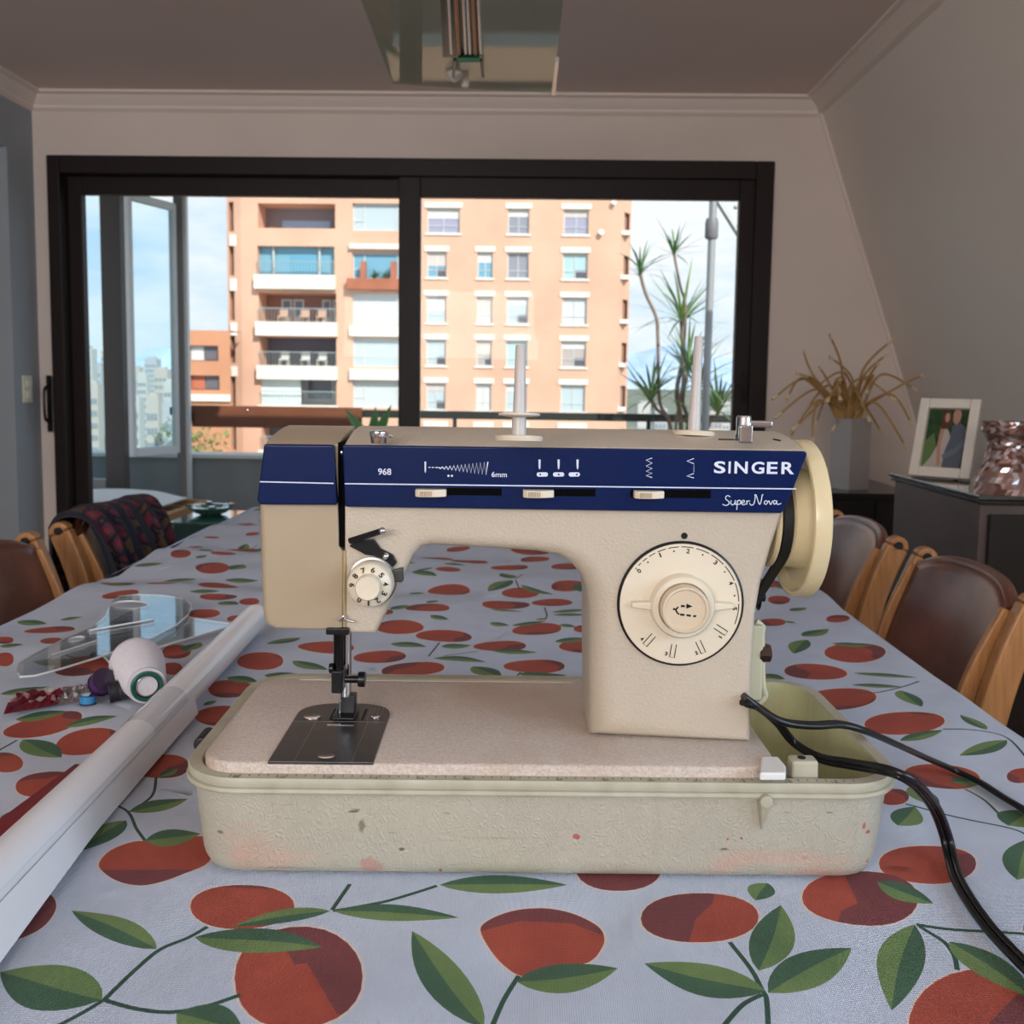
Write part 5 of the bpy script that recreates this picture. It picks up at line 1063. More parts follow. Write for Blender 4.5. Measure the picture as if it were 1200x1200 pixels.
# blue control panels
YP = .0435
def panel(px, nm, par=sm, y0=YP, y1=.0515, mt=blue, bev=.0014):
    m = MB(); o = [mf(x, y, y0) for x, y in px]; m.rings([[(x, y, z) for x, z in o] for y in (y1, y0)]); return m.build(nm, mt, par, local=True, smooth=None, bevel=bev)
panel([(309, 520.5), (391, 521.5), (394.5, 592), (303.5, 591.5), (301, 586)], 'end_panel')
mainp = panel([(401, 521.5), (944, 529), (946.5, 532), (921, 595), (916, 601.5), (404, 594)], 'control_panel')
m = MB(); 
for (xa, ya), (xb, yb) in (((304.5, 564.5), (391, 566.5)), ((404, 566.8), (933, 573))): m.strip([mf(xa, ya, YP-.0003), mf(xb, yb, YP-.0003)], .00075, YP-.0003)
m.build('pinstripe', white, mainp, local=True, smooth=None, fix=False)
bk_ = mat('slot_black', (.002, .002, .002), .8, spec=.05); y_ = YP-.00025
m = MB()
for x0, x1, ya, yb in ((488, 588, 571.5, 580), (614, 698, 572.5, 581), (739, 833, 573.5, 583)): m.poly([(u, y_, v) for u, v in (mf(x0, ya, y_), mf(x1, ya+.8, y_), mf(x1, yb+.8, y_), mf(x0, yb, y_))])
m.build('slider_slot', bk_, mainp, local=True, smooth=None, fix=False)
for x0, x1, ya in ((487, 523, 573), (613, 649, 574), (743, 778, 575)):
    u0, v0 = mf(x0, ya, .040); u1, v1 = mf(x1, ya+9, .040); m = MB(); w_ = u1-u0
    o = [(u0, .0435), (u0, .0375), (u0+.12*w_, .0350), (u0+.5*w_, .0345), (u0+.72*w_, .0355), (u1, .0385), (u1, .0435)]
    m.rings([[(x, y, z) for x, y in o] for z in (v1, v0)]); s = m.build('slider', crm, mainp, local=True, bevel=.0006)
    m = MB()
    for i in range(6): x = u0+w_*(.16+.07*i); m.box((x, .0338, v1+.0008), (x+.0007, .0352, v0-.0008))
    m.build('ridge', mat('ridge_tan', (.42, .33, .22), .5), s, local=True)
# lettering and symbols
m = MB(); yl = YP-.0004
def t_px(body, x0, x1, y0, y1, bold=0): a = mf(x0, y1, yl); b = mf(x1, y0, yl); add_text(m, body, a[0], b[0], a[1], b[1], yl, bold=bold)
def put(nm):
    global m
    m.build(nm, white, mainp, local=True, smooth=None, fix=False); m = MB()
t_px('968', 443, 458.5, 549, 556.5, .015); put('model_number')
xs_ = [836.5, 853.5, 860.5, 880.5, 898.5, 915.5]; xe_ = [850.5, 856.5, 876.5, 896, 911.5, 931]
for chx, xa, xb in zip('SINGER', xs_, xe_): t_px(chx, xa, xb, 540.6+(xa-836)*.012, 554.6+(xa-836)*.012, .022 if chx != 'I' else .0)
put('brand_lettering')
S_ = lambda pts, wd=.0006: m.strip([mf(x, y, yl) for x, y in pts], wd, yl)
def poly_px(pts): m.poly([(mf(x, y, yl)[0], yl, mf(x, y, yl)[1]) for x, y in pts])
poly_px([(497.4, 541), (499.4, 541), (499.2, 552), (498.4, 554.5), (497.6, 552)])
S_([(502, 547.6), (504.5, 547.7)]); S_([(506, 547.7), (508.5, 547.8)]); S_([(510, 547.8), (513.5, 547.9)])
zz = []; x = 514
for i in range(27): zz.append((514+i*2.22, 548.2+i*.03+(1 if i % 2 else -1)*(.6+i*.275)))
S_(zz, .0008)
for x, y in ((525.5, 557.6), (529.6, 557.6)): poly_px([(x+1.3*math.cos(t), y+1.3*math.sin(t)) for t in [2*math.pi*k/10 for k in range(10)]])
t_px('6mm', 576, 594, 553, 559, .01); put('width_symbol')
for x, cx in ((632.3, 635.5), (654.6, 654.6), (676.8, 673)):
    poly_px([(x-1.3, 538.5), (x+1.3, 538.5), (x+1, 548), (x, 550.5), (x-1, 548)]); poly_px([(cx+5.0*math.copysign(1, math.cos(t))*.8+2.6*math.cos(t), 556+2.6*math.sin(t)) for t in [2*math.pi*k/16+.01 for k in range(16)]])
put('needle_symbols')
v = lambda pts, wd: S_([(700+x/4.2857, 510+y/4.2857) for x, y in pts], wd)
v([(275, 115), (245, 125), (275, 140), (245, 155), (275, 167), (245, 181), (275, 191), (245, 203), (275, 213)], .0006)
v([(485, 117), (450, 130), (485, 143)], .0006); v([(485, 192), (450, 205), (485, 215)], .0006)
for y in (150, 160, 170, 180): v([(485, y), (485, y+5)], .0004)
put('stitch_symbols')
for st in ([(668, 310), (655, 303), (645, 310), (646, 322), (658, 331), (662, 343), (650, 352), (637, 351), (629, 346)], [(672, 326), (671, 344), (680, 350), (689, 342), (693, 326), (693, 347), (699, 345)], [(703, 328), (702, 350), (700, 375)], [(703, 336), (711, 326), (720, 332), (717, 345), (704, 347)], [(724, 341), (738, 336), (736, 327), (727, 330), (724, 342), (733, 350), (746, 344)], [(750, 328), (751, 349)], [(751, 338), (758, 330), (766, 331)], [(764, 340), (770, 350), (780, 350), (788, 340), (793, 312), (790, 300)], [(790, 300), (797, 300), (803, 318), (812, 344), (818, 345), (824, 325), (828, 302), (834, 298)], [(838, 338), (846, 328), (855, 337), (848, 347), (839, 343), (838, 336)], [(855, 337), (862, 330), (868, 346), (873, 346), (881, 328)], [(899, 331), (890, 328), (884, 338), (890, 347), (899, 338), (902, 328), (902, 345), (912, 347), (924, 342)]):
    v([(p.x, p.y) for p in smooth_path([Vector((x, y, 0)) for x, y in st], 4)], .00055)
m.build('script_lettering', white, mainp, local=True, smooth=None, fix=False)
m = MB()
for x, y in ((633, 556), (654.8, 556), (676, 556)): m.poly([(mf(x+1.1*math.cos(t), y+1.1*math.sin(t), yl)[0], yl-.0001, mf(x, y+1.1*math.sin(t), yl)[1]) for t in [2*math.pi*k/10 for k in range(10)]])
m.build('needle_dots', bk_, mainp, local=True, smooth=None, fix=False)

# stitch length dial
dc = mf(797, 707, .05); DX, DZ = dc; rD = .0413; Yf = .050
dial = MB().lathe([(rD, .0), (rD, .0018), (rD-.0006, .0024), (rD-.012, .0032), (.022, .0040), (.001, .0040)], (DX, Yf, DZ), (0, -1, 0), 64).build('stitch_dial', crm, sm, local=True, smooth=30)
m = MB(); n = 64; m.rings([[(DX+r*math.cos(2*math.pi*k/n), Yf-y, DZ+r*math.sin(2*math.pi*k/n)) for k in range(n)] for r, y in ((rD+.0012, 0), (rD+.0012, .0012), (rD, .0025), (rD-.0004, .0026))], 0, False, False); m.build('dial_ring', black, dial, local=True)
MB().lathe([(.0215, .003), (.0212, .010), (.0200, .0118), (.0162, .0122), (.016, .009)], (DX, Yf, DZ), (0, -1, 0), 48).build('lever_ring', crm, dial, local=True, smooth=40)
for a0, L in ((R(180), .0335), (R(0), .0345)):
    m = MB(); c_, s_ = math.cos(a0), math.sin(a0); P = lambda r, t, y: (DX+r*c_-t*s_, Yf-y, DZ+r*s_+t*c_)
    m.rings([[P(.019, -.0034, .003), P(.019, .0034, .003), P(.019, .0028, .0100), P(.019, -.0028, .0100)], [P(L, -.0024, .003), P(L, .0024, .003), P(L, .0014, .0075), P(L, -.0014, .0075)]]); m.build('lever_wing', crm, dial, local=True, bevel=.0008)
kn = MB().lathe([(.0158, .009), (.0158, .0185), (.0150, .0200), (.0138, .0202), (.0128, .0190), (.0005, .0186)], (DX, Yf, DZ), (0, -1, 0), 48).build('reverse_button', mat('button_tan', (.60, .48, .34), .35), dial, local=True, smooth=40)
m = MB(); n = 48; m.rings([[(DX+r*math.cos(2*math.pi*k/n), Yf-y, DZ+r*math.sin(2*math.pi*k/n)) for k in range(n)] for r, y in ((.0160, .0119), (.0166, .0124))], 0, False, False); m.build('button_gap', black, dial, local=True)
m = MB(); yk = Yf-.01885; D = lambda pts, wd=.0011: m.strip([(DX+x*.0013, DZ+z*.0013) for x, z in pts], wd*1.25, yk)
D([(-7, 0.4), (-5, 0.4)]); D([(p.x, p.y) for p in smooth_path([Vector((-3.6, 1.6, 0)), Vector((-4.7, 0, 0)), Vector((-3.8, -1.7, 0)), Vector((-3, -2.1, 0))], 4)], .0009); D([(-2.4, 2.0), (-.4, 2.0)]); D([(-2.6, -2.3), (-.4, -2.5)]); D([(.6, -2.6), (2.8, -2.9)]); D([(4, -3), (6.4, -3.2)])
m.poly([(DX+x*.0013, yk, DZ+z*.0013) for x, z in ((.4, 3.3), (.4, .7), (3.6, 1.9))]); m.build('arrow_mark', black, kn, local=True, smooth=None, fix=False)
m = MB(); yd = Yf-.00335
def dl(a, r): return (DX+r*math.cos(R(a)), DZ+r*math.sin(R(a)))
def dial_y(r): return Yf-(.0024+(rD-.0006-r)/.0114*.0008+.00015)
for i, (t_, a) in enumerate((('0', 142), ('1', 114), ('2', 84), ('3', 52), ('4', 24), ('5', -4))):
    c = dl(a, .0362); rot = R(a-90); yy = dial_y(.0362)
    w1_ = .0005 if t_ == '1' else .0011; add_text(m, t_, -w1_, w1_, -.0016, .0016, 0, bold=.03, f=lambda x, y, z: (c[0]+x*math.cos(rot)-z*math.sin(rot), yy, c[1]+x*math.sin(rot)+z*math.cos(rot)))
for a in (129, 99, 68, 38, 10):
    c = dl(a, .0362); m.poly([(c[0]+.0006*math.cos(t), dial_y(.0362), c[1]+.0006*math.sin(t)) for t in [2*math.pi*k/10 for k in range(10)]])
a = 143.0; seg = 2.0
while a > -4:
    m.strip([dl(a-seg*k/5, .0388) for k in range(6)], .0006, dial_y(.0388)); a -= seg+2.4; seg = min(22, seg+1.7)
for a, lab in ((-32, '1'), (-64, '2'), (-98, '3'), (-130, '4')):
    u = Vector((math.cos(R(a)), math.sin(R(a)))); w_ = Vector((-u.y, u.x)); q = lambda r, t: (DX+u.x*r+w_.x*t, DZ+u.y*r+w_.y*t); yy = Yf-.0034
    for p_ in ([q(.0265, -.0016), q(.0365, -.0016), q(.0365, .0016), q(.0265, .0016), q(.0265, -.0016)],): m.strip(p_, .0006, yy)
    c = q(.0345, -.0042); rot = R(a+90); w1_ = .0004 if lab == '1' else .0009; add_text(m, lab, -w1_, w1_, -.0013, .0013, 0, bold=.03, f=lambda x, y, z: (c[0]+x*math.cos(rot)-z*math.sin(rot), yy, c[1]+x*math.sin(rot)+z*math.cos(rot)))
m.build('dial_marks', black, dial, local=True, smooth=None, fix=False)
c = mf(802, 628, .0497); MB().lathe([(.0022, 0), (.0022, .0004)], (c[0], .0501, c[1]), (0, -1, 0), 18).build('index_dot', black, sm, local=True)

# thread tension unit
tcx, tcz = mf(437, 680, .05)
ten = MB().lathe([(.0150, .004), (.0150, .0135), (.0143, .0160), (.0135, .0172), (.0086, .0190), (.0082, .0250), (.0074, .0260), (.0005, .0256)], (tcx, .05, tcz), (0, -1, 0), 40).build('tension_dial', crm, sm, local=True, smooth=40)
m = MB(); n = 40; m.rings([[(tcx+r*math.cos(2*math.pi*k/n), .05-y, tcz+r*math.sin(2*math.pi*k/n)) for k in range(n)] for r, y in ((.0150, .002), (.0164, .0025), (.0164, .0040), (.0150, .0045))], 0, True, True); m.build('tension_disc', mat('disc_steel', (.25, .25, .25), .3, .9), ten, local=True)
m = MB()
for i, d_ in enumerate('0123456789'):
    a = R(-125+i*33.5); c = (tcx+.0110*math.cos(a), tcz+.0110*math.sin(a)); rot = a-math.pi/2
    w1_ = .0005 if d_ == '1' else .0013; add_text(m, d_, -w1_, w1_, -.0018, .0018, 0, bold=.02, f=lambda x, y, z: (c[0]+x*math.cos(rot)-z*math.sin(rot), .05-.0190, c[1]+x*math.sin(rot)+z*math.cos(rot)))
m.build('tension_numbers', black, ten, local=True, smooth=None, fix=False)
P = lambda pts, y: [mf(x, yy, y) for x, yy in pts]
m = MB(); o = P([(409, 640), (416, 633), (438, 632), (446, 643), (460, 650), (465, 659), (461, 664), (450, 663), (440, 652), (428, 650)], .047); m.rings([[(x, y, z) for x, z in o] for y in (.0495, .0465)]); br_ = m.build('thread_bracket', blued, sm, local=True, bevel=.0008)
c = mf(452, 652, .045); MB().sphere((c[0], .0455, c[1]), .0024).build('bracket_screw', chrome, br_, local=True)
c0, c1 = mf(410, 634, .044), mf(448, 622, .036); MB().tube([(c0[0], .044, c0[1]), (c1[0], .036, c1[1])], .0021, 10).build('guide_pin', blued, sm, local=True); MB().sphere((c1[0], .0358, c1[1]), .0023).build('guide_pin_tip', chrome, sm, local=True)
m = MB(); o = P([(457, 669), (472, 665), (473, 680), (471, 682), (460, 682), (457, 676)], .046); m.rings([[(x, y, z) for x, z in o] for y in (.0495, .0445)]); m.build('thread_tab', mat('tab_grey', (.06, .06, .055), .35, .4), sm, local=True, bevel=.001)
m = MB(); q = [mf(x, y, .046) for x, y in ((397, 728), (403, 722), (405, 726), (415, 729))]; m.tube(smooth_path([(x, .046, z) for x, z in q], 4), .0009, 8); m.build('wire_guide', chrome, sm, local=True)

# needle bar, presser bar and foot
YN = .090
def nz_(x, y, yl=YN): a = mf(x, y, yl); return Vector((a[0], yl, a[1]))
m = MB(); a, b_ = mf(382, 736, .047), mf(409, 744, .047); m.box((a[0], .046, b_[1]), (b_[0], .10, a[1])); m.build('bar_bushing', blued, sm, local=True, bevel=.0008)
m = MB(); m.tube([nz_(397, 728, .085), nz_(397, 800, .085)], .0037, 14); m.build('needle_bar', mat('bar_dark', (.035, .035, .035), .15, 1), sm, local=True)
m = MB(); m.tube([nz_(406, 728, .095), nz_(405.5, 815, .095)], .0038, 14); m.build('presser_bar', chrome, sm, local=True)
m = MB(); m.box(nz_(388, 813, .079), tuple(nz_(405, 780, .092))); m.build('needle_clamp', blued, sm, local=True, bevel=.0012)
m = MB(); m.cyl(nz_(404, 796, .084), nz_(420, 796, .084), .0026, n=12); m.cyl(nz_(420, 796, .084), nz_(428, 796, .084), .0054, n=18); m.cyl(nz_(386, 783, .084), nz_(391, 783, .084), .0036, n=14); m.build('clamp_screw', blued, sm, local=True, bevel=.0005)
m = MB(); a = nz_(398, 808, .084); m.cyl(a, (a.x, a.y, BZ+.001), .0006, .00035, n=8); m.build('needle', chrome, sm, local=True)
m = MB(); m.box(nz_(399, 822, .092), tuple(nz_(411, 795, .099))); a = nz_(404, 826, .09); m.build('foot_shank', blued, sm, local=True, bevel=.001)
f0 = a; m = MB(); m.rings([[(f0.x-.0075, .080, BZ+.0015), (f0.x+.0085, .080, BZ+.0015), (f0.x+.0085, .104, BZ+.0015), (f0.x-.0075, .104, BZ+.0015)], [(f0.x-.0075, .080, BZ+.0035), (f0.x+.0085, .080, BZ+.0035), (f0.x+.0085, .104, BZ+.0035), (f0.x-.0075, .104, BZ+.0035)]])
m.rings([[(f0.x-.006, .090, BZ+.003), (f0.x+.007, .090, BZ+.003), (f0.x+.007, .100, BZ+.003), (f0.x-.006, .100, BZ+.003)], [(f0.x-.0015, .092, BZ+.016), (f0.x+.0075, .092, BZ+.016), (f0.x+.0075, .100, BZ+.016), (f0.x-.0015, .100, BZ+.016)]]); m.build('presser_foot', blued, sm, local=True, bevel=.0008)
# spool pins, top thread guide, bobbin winder
for bpx, tpx, disc in (((608, 513), (610, 404), True), ((813, 507), (819, 394), False)):
    zt_ = .2855; b0 = m_on(2, bpx[0], bpx[1], zt_); b0.y = min(b0.y, .115); b0 = Vector((mf(bpx[0], bpx[1], b0.y)[0], b0.y, zt_)); t0 = mf(tpx[0], tpx[1], b0.y+.004); top_ = Vector((t0[0], b0.y+.004, t0[1])); ax_ = top_-b0; L = ax_.length
    spn = MB().lathe([(.0145, -.002), (.0150, .0), (.0140, .0012), (.0035, .0018)], b0, ax_, 32).build('pin_base', crm, sm, local=True)
    m = MB(); m.lathe([(.0044, .001), (.0044, .012), (.0040, .014), (.0036, L*.5), (.0031, L-.001), (.0024, L)], b0, ax_, 20); m.build('spool_pin', mat('pin_plastic', (.50, .46, .43), .35), sm, local=True, smooth=40)
    if disc: MB().lathe([(.0040, .0125), (.0125, .0135), (.0130, .0142), (.0125, .0150), (.0040, .0155)], b0, ax_, 32).build('spool_disc', mat('disc_cream', (.70, .62, .52), .35), sm, local=True)
p = m_on(2, 443, 516, .281); p.z = .279+.002
m = MB(); m.lathe([(.0050, 0), (.0056, .003), (.0062, .0055), (.0060, .0075), (.004, .0082)], (p.x, p.y+.004, .279), n=20); m.lathe([(.0035, .004), (.0066, .0045), (.0066, .0055), (.0035, .006)], (p.x+.002, p.y+.004, .279), (.15, 0, 1), 20); m.build('top_thread_guide', chrome, sm, local=True)
pb_ = m_on(2, 871, 515, .2845); b0 = Vector((pb_.x, pb_.y, .2835))
bw = MB().lathe([(.0055, 0), (.0055, .004), (.0048, .005), (.0048, .015), (.0040, .0165)], b0, n=24).build('bobbin_winder', chrome, sm, local=True)
m = MB(); m.box((b0.x-.0045, b0.y-.0075, b0.z-.001), (b0.x+.0045, b0.y-.003, b0.z+.0105)); m.build('winder_stop', chrome, bw, local=True, bevel=.0012)
m = MB(); m.box((b0.x+.002, b0.y-.003, b0.z+.0090), (b0.x+.0185, b0.y+.003, b0.z+.0135)); m.build('winder_latch', chrome, bw, local=True, bevel=.0015)
m = MB(); m.box((b0.x+.022, b0.y-.004, b0.z+.0005), (b0.x+.0235, b0.y+.010, b0.z+.0012)); m.box((b0.x-.016, b0.y-.001, b0.z+.0005), (b0.x-.006, b0.y+.001, b0.z+.0012)); m.build('winder_slot', bk_, sm, local=True)
# hand wheel, belt, motor
YW = .091; XO = m_on(1, 977, 607, YW-.055).x; wz = mf(948, 607, YW)[1]
wheel = MB().lathe([(.018, -.046), (.018, -.031), (.033, -.0300), (.0345, -.0285), (.0345, -.0270), (.0300, -.0250), (.0300, -.0190), (.0345, -.0170), (.0345, -.0140), (.0360, -.0050), (.0450, -.0035), (.0500, -.0045), (.0515, -.0075), (.0520, -.0110), (.0532, -.0118), (.0550, -.0112), (.0556, -.0098), (.0556, -.0012), (.0546, 0), (.050, .0008), (.030, .002), (.0005, .0025)], (XO, YW, wz), (1, 0, 0), 64).build('hand_wheel', mat('wheel_cream', (.64, .53, .32), .28, spec=.6), sm, local=True, smooth=25)
XB = XO-.022; mz_ = mf(893, 699, .150)[1]; mc = Vector((XB, .150, mz_)); wc = Vector((XB, YW, wz)); rw_, rm_ = .0318, .0085
d = mc-wc; base = math.atan2(d.z, d.y); off = math.acos((rw_-rm_)/d.length); pth = []
for k in range(25): t = base+off+(2*math.pi-2*off)*k/24; pth.append(wc+Vector((0, rw_*math.cos(t), rw_*math.sin(t))))
for k in range(13): t = base-off+2*off*k/12; pth.append(mc+Vector((0, rm_*math.cos(t), rm_*math.sin(t))))
m = MB(); rs = []
for i, p in enumerate(pth):
    c = wc if i < 25 else mc; r_ = (p-c).normalized(); rs.append([p+r_*s*.0016+Vector((t*.0033, 0, 0)) for s, t in ((-1, -1), (-1, 1), (1, 1), (1, -1))])
rs.append(rs[0]); m.rings(rs, 0, False, False); m.build('drive_belt', mat('belt_rubber', (.010, .010, .010), .55), sm, local=True, smooth=30)
m = MB(); m.lathe([(.011, -.006), (.0065, -.004), (.0065, .004), (.011, .006), (.004, .007), (.004, .011)], mc, (1, 0, 0), 20); m.build('motor_pulley', black, sm, local=True)
m = MB(); m.lathe([(.010, 0), (.022, .006), (.024, .012), (.024, .062), (.020, .070), (.008, .074)], (mc.x-.090, mc.y+.004, mc.z), (1, 0, 0), 28); m.cyl((mc.x-.02, mc.y, mc.z), mc, .004, n=10); m.build('motor', black, sm, local=True)
q0, q1 = mf(884, 730, .138), mf(895, 818, .138); m = MB(); m.box((q0[0]-.010, .130, q1[1]), (q1[0]-.0035, .150, q0[1])); m.build('motor_bracket', mat('bracket_cream', (.58, .54, .38), .45), sm, local=True, bevel=.002)
m = MB(); q = [mf(x, y, .136) for x, y in ((886, 728), (894, 735), (893, 745), (894, 800), (897, 815), (890, 824))]; m.tube(smooth_path([(x, .136, z) for x, z in q], 4), .0022, 8); m.build('bracket_edge', mat('bracket_cream', (.58, .54, .38), .45), sm, local=True)
q = mf(897, 766, .134); m = MB(); m.lathe([(.0058, -.004), (.0064, -.002), (.0064, .004), (.005, .005)], (q[0]-.001, .134, q[1]), (1, 0, 0), 6); m.build('bracket_bolt', mat('bolt_brown', (.06, .035, .025), .4, .5), sm, local=True)
# corner clip on the bed
m = MB(); o = [(m_on(2, x, y, BZ+.001).x, m_on(2, x, y, BZ+.001).y) for x, y in ((892, 888), (912, 888), (921, 899), (921, 908), (890, 908))]
m.rings([[(x, y, z) for x, y in o] for z in (BZ-.003, BZ+.0022)]); m.build('corner_clip', mat('clip_white', (.70, .69, .66), .4), sm, local=True, bevel=.0015)
# flat twin cables leaving at the rear right
def cable(name, P, label):
    e = P[-1]; dx = .462-e.x; P = P+[Vector((e.x+dx*.5, e.y-.012, TZ+.005)), Vector((.464, e.y-.02, TZ+.0055)), Vector((.494, e.y-.022, TZ-.03)), Vector((.506, e.y-.02, .55)), Vector((.51, e.y, .2)), Vector((.53, e.y+.03, .012)), Vector((.62, e.y+.15, .006)), Vector((.80, e.y+.22, .006))]
    P = smooth_path(P, 10); m = MB(); A = []; B = []; prev = None
    for i, p in enumerate(P):
        d = (P[min(i+1, len(P)-1)]-P[max(i-1, 0)]).normalized(); u = d.cross(Vector((0, 0, 1))).normalized() if prev is None else (prev-d*prev.dot(d)).normalized()
        prev = u; A.append(p+u*.0021); B.append(p-u*.0021)
    m.tube(A, .0023, 8); m.tube(B, .0023, 8); o = m.build(name, mat('cable_black', (.006, .006, .007), .3), sm, smooth=60); o['label'] = label
zt2 = TZ+.0045
W_ = lambda x, y, z: at_z(x, y, z)
def tz(x, y, dz=.0045): p = at_z(x, y, TZ); return at_z(x, y, cloth_z(p.x, p.y)+dz)
cable('power_cable', [W_(872, 816, .862), W_(885, 826, .856), W_(915, 845, .846), W_(950, 850, .840), W_(985, 849, .836), W_(1015, 857, .828), W_(1050, 872, .806), W_(1085, 888, .775), tz(1115, 901, .006), tz(1145, 915), tz(1175, 934), tz(1200, 949), tz(1235, 973)], 'black flat power cable running off to the right')
cable('pedal_cable', [W_(872, 824, .858), W_(890, 830, .852), W_(912, 848, .838), W_(930, 870, .822), W_(960, 888, .819), W_(995, 895, .824), W_(1035, 902, .8265), W_(1056, 909, .8265), W_(1076, 922, .817), W_(1096, 948, .790), W_(1108, 978, .766), tz(1114, 1003, .006), tz(1122, 1030), tz(1138, 1058), tz(1160, 1088), tz(1185, 1115), tz(1210, 1140), tz(1250, 1180)], 'black flat foot pedal cable hanging over the front corner of the case')

# ================================================================== SMALL THINGS ON THE TABLE
# rolled pattern film with tape bands
RZ = TZ+.0215
a = at_z(126, 900, RZ); b_ = at_z(263, 760, RZ); d = (b_-a).normalized(); far_e = at_z(298, 723, RZ); L0 = (far_e-a).dot(d); P1 = a+d*L0; P0 = a-d*.33
film = bpy.data.materials.new('pattern_film'); film.use_nodes = True; b = film.node_tree.nodes['Principled BSDF']; b.inputs['Base Color'].default_value = (.78, .77, .78, 1); b.inputs['Roughness'].default_value = .32; b.inputs['Coat Weight'].default_value = .3
ro = thing('film_roll', 'long white plastic film roll lying diagonally on the left of the table', 'roll', (P0.x, P0.y, TZ))
side_ = d.cross(Vector((0, 0, 1))).normalized()
def roll_pt(s, th):
    r = .0165-.0009*th/6.28+.0035*max(0, (.45-s))*1.6; c = P0.lerp(P1, s); c = Vector((c.x, c.y, TZ+.0045+r+.0006*th/6.28)); return c+side_*(r*math.cos(th+.5))+Vector((0, 0, r*math.sin(th+.5)))
m = MB(); m.grid(lambda u, v: roll_pt(v, u*2*math.pi*2.3), 92, 40); m.build('film', film, ro, smooth=80, fix=False)
m = MB(); fl_w = lambda s: .006+.05*max(0, .52-s)   # loose outer flap near the open end
m.grid(lambda u, v: (lambda q: q+side_*(u*fl_w(v)*.55)+Vector((0, 0, -min(q.z-TZ-.0045, u*.9*(q.z-TZ-.004)))))(roll_pt(v*.62, -.30)), 8, 30); m.build('loose_flap', film, ro, smooth=80, fix=False)
tapem = mat('clear_tape', (.68, .68, .72), .14, coat=.6)
sT = lambda x, y: (at_z(x, y, RZ)-P0).dot(d)/(P1-P0).length
s0, s1 = sT(158, 865), sT(190, 828)
m = MB()
for (u0, u1) in ((s0, s0+.012), (s1-.004, s1+.012), (s0+.012, s1-.004)):
    m.grid(lambda u, v: (lambda q, c: c+(q-c)*(1.03))(roll_pt(u0+(u1-u0)*v, u*2*math.pi), Vector((P0.lerp(P1, u0+(u1-u0)*v).x, P0.lerp(P1, u0+(u1-u0)*v).y, roll_pt(u0, 0).z))), 40, 3)
m.build('tape_band', tapem, ro, smooth=80, fix=False)
m = MB(); r0 = at_z(-60, 1015, TZ+.004); r1 = at_z(88, 896, TZ+.004); e = (r1-r0); nn = Vector((e.y, -e.x, 0)).normalized()
m.grid(lambda u, v: r0+e*v+nn*(u*.028)+Vector((0, 0, .0005+.006*(1-u)*(1-v))), 3, 14)
m.build('red_edge', mat('red_film', (.22, .018, .022), .35), ro, smooth=80, fix=False, solid=.0006)
# cone of white thread lying on its side
cf = at_z(172, 804, TZ+.0235); cb_ = at_z(157, 770, TZ+.0285); ax_ = (cb_-cf).normalized()
L_ = .075/.088
ts = thing('thread_cone', 'cone of white thread with green ring lying on its side', 'thread', (cf.x, cf.y+.05, TZ))
def pile(n_=26):
    pr = [(.0175, .001)]
    for i in range(n_):
        t = i/(n_-1); r = .0178+.0092*math.sin(min(1, t*1.1)*1.5708)-.012*(max(0, t-.72)/.28)**1.8; pr += [(r, .003+t*.088), (r-.0004, .003+(t+.5/n_)*.088)]
    return pr+[(.010, .0935)]
MB().lathe(pile(), cf, ax_, 40).build('thread', mat('white_thread', (.66, .63, .67), .75, var=.1, vscale=120, stretch=(1, 6, 1), bump=.3, bscale=500), ts, smooth=30)
MB().lathe([(.0148, .004), (.0148, -.0022), (.0138, -.003), (.0112, -.0025), (.0110, .003)], cf, ax_, 32).build('ring', mat('ring_green', (.012, .085, .06), .35), ts)
MB().lathe([(.0109, .004), (.0108, -.0012), (.0100, -.0016), (.0092, .012), (.0005, .020)], cf, ax_, 28).build('core', mat('core_foil', (.22, .23, .24), .25, .9), ts, smooth=30)
MB().lathe([(.009, .092), (.007, .099), (.004, .100)], cf, ax_, 24).build('cone_tip', mat('ring_green', (.012, .085, .06), .35), ts)
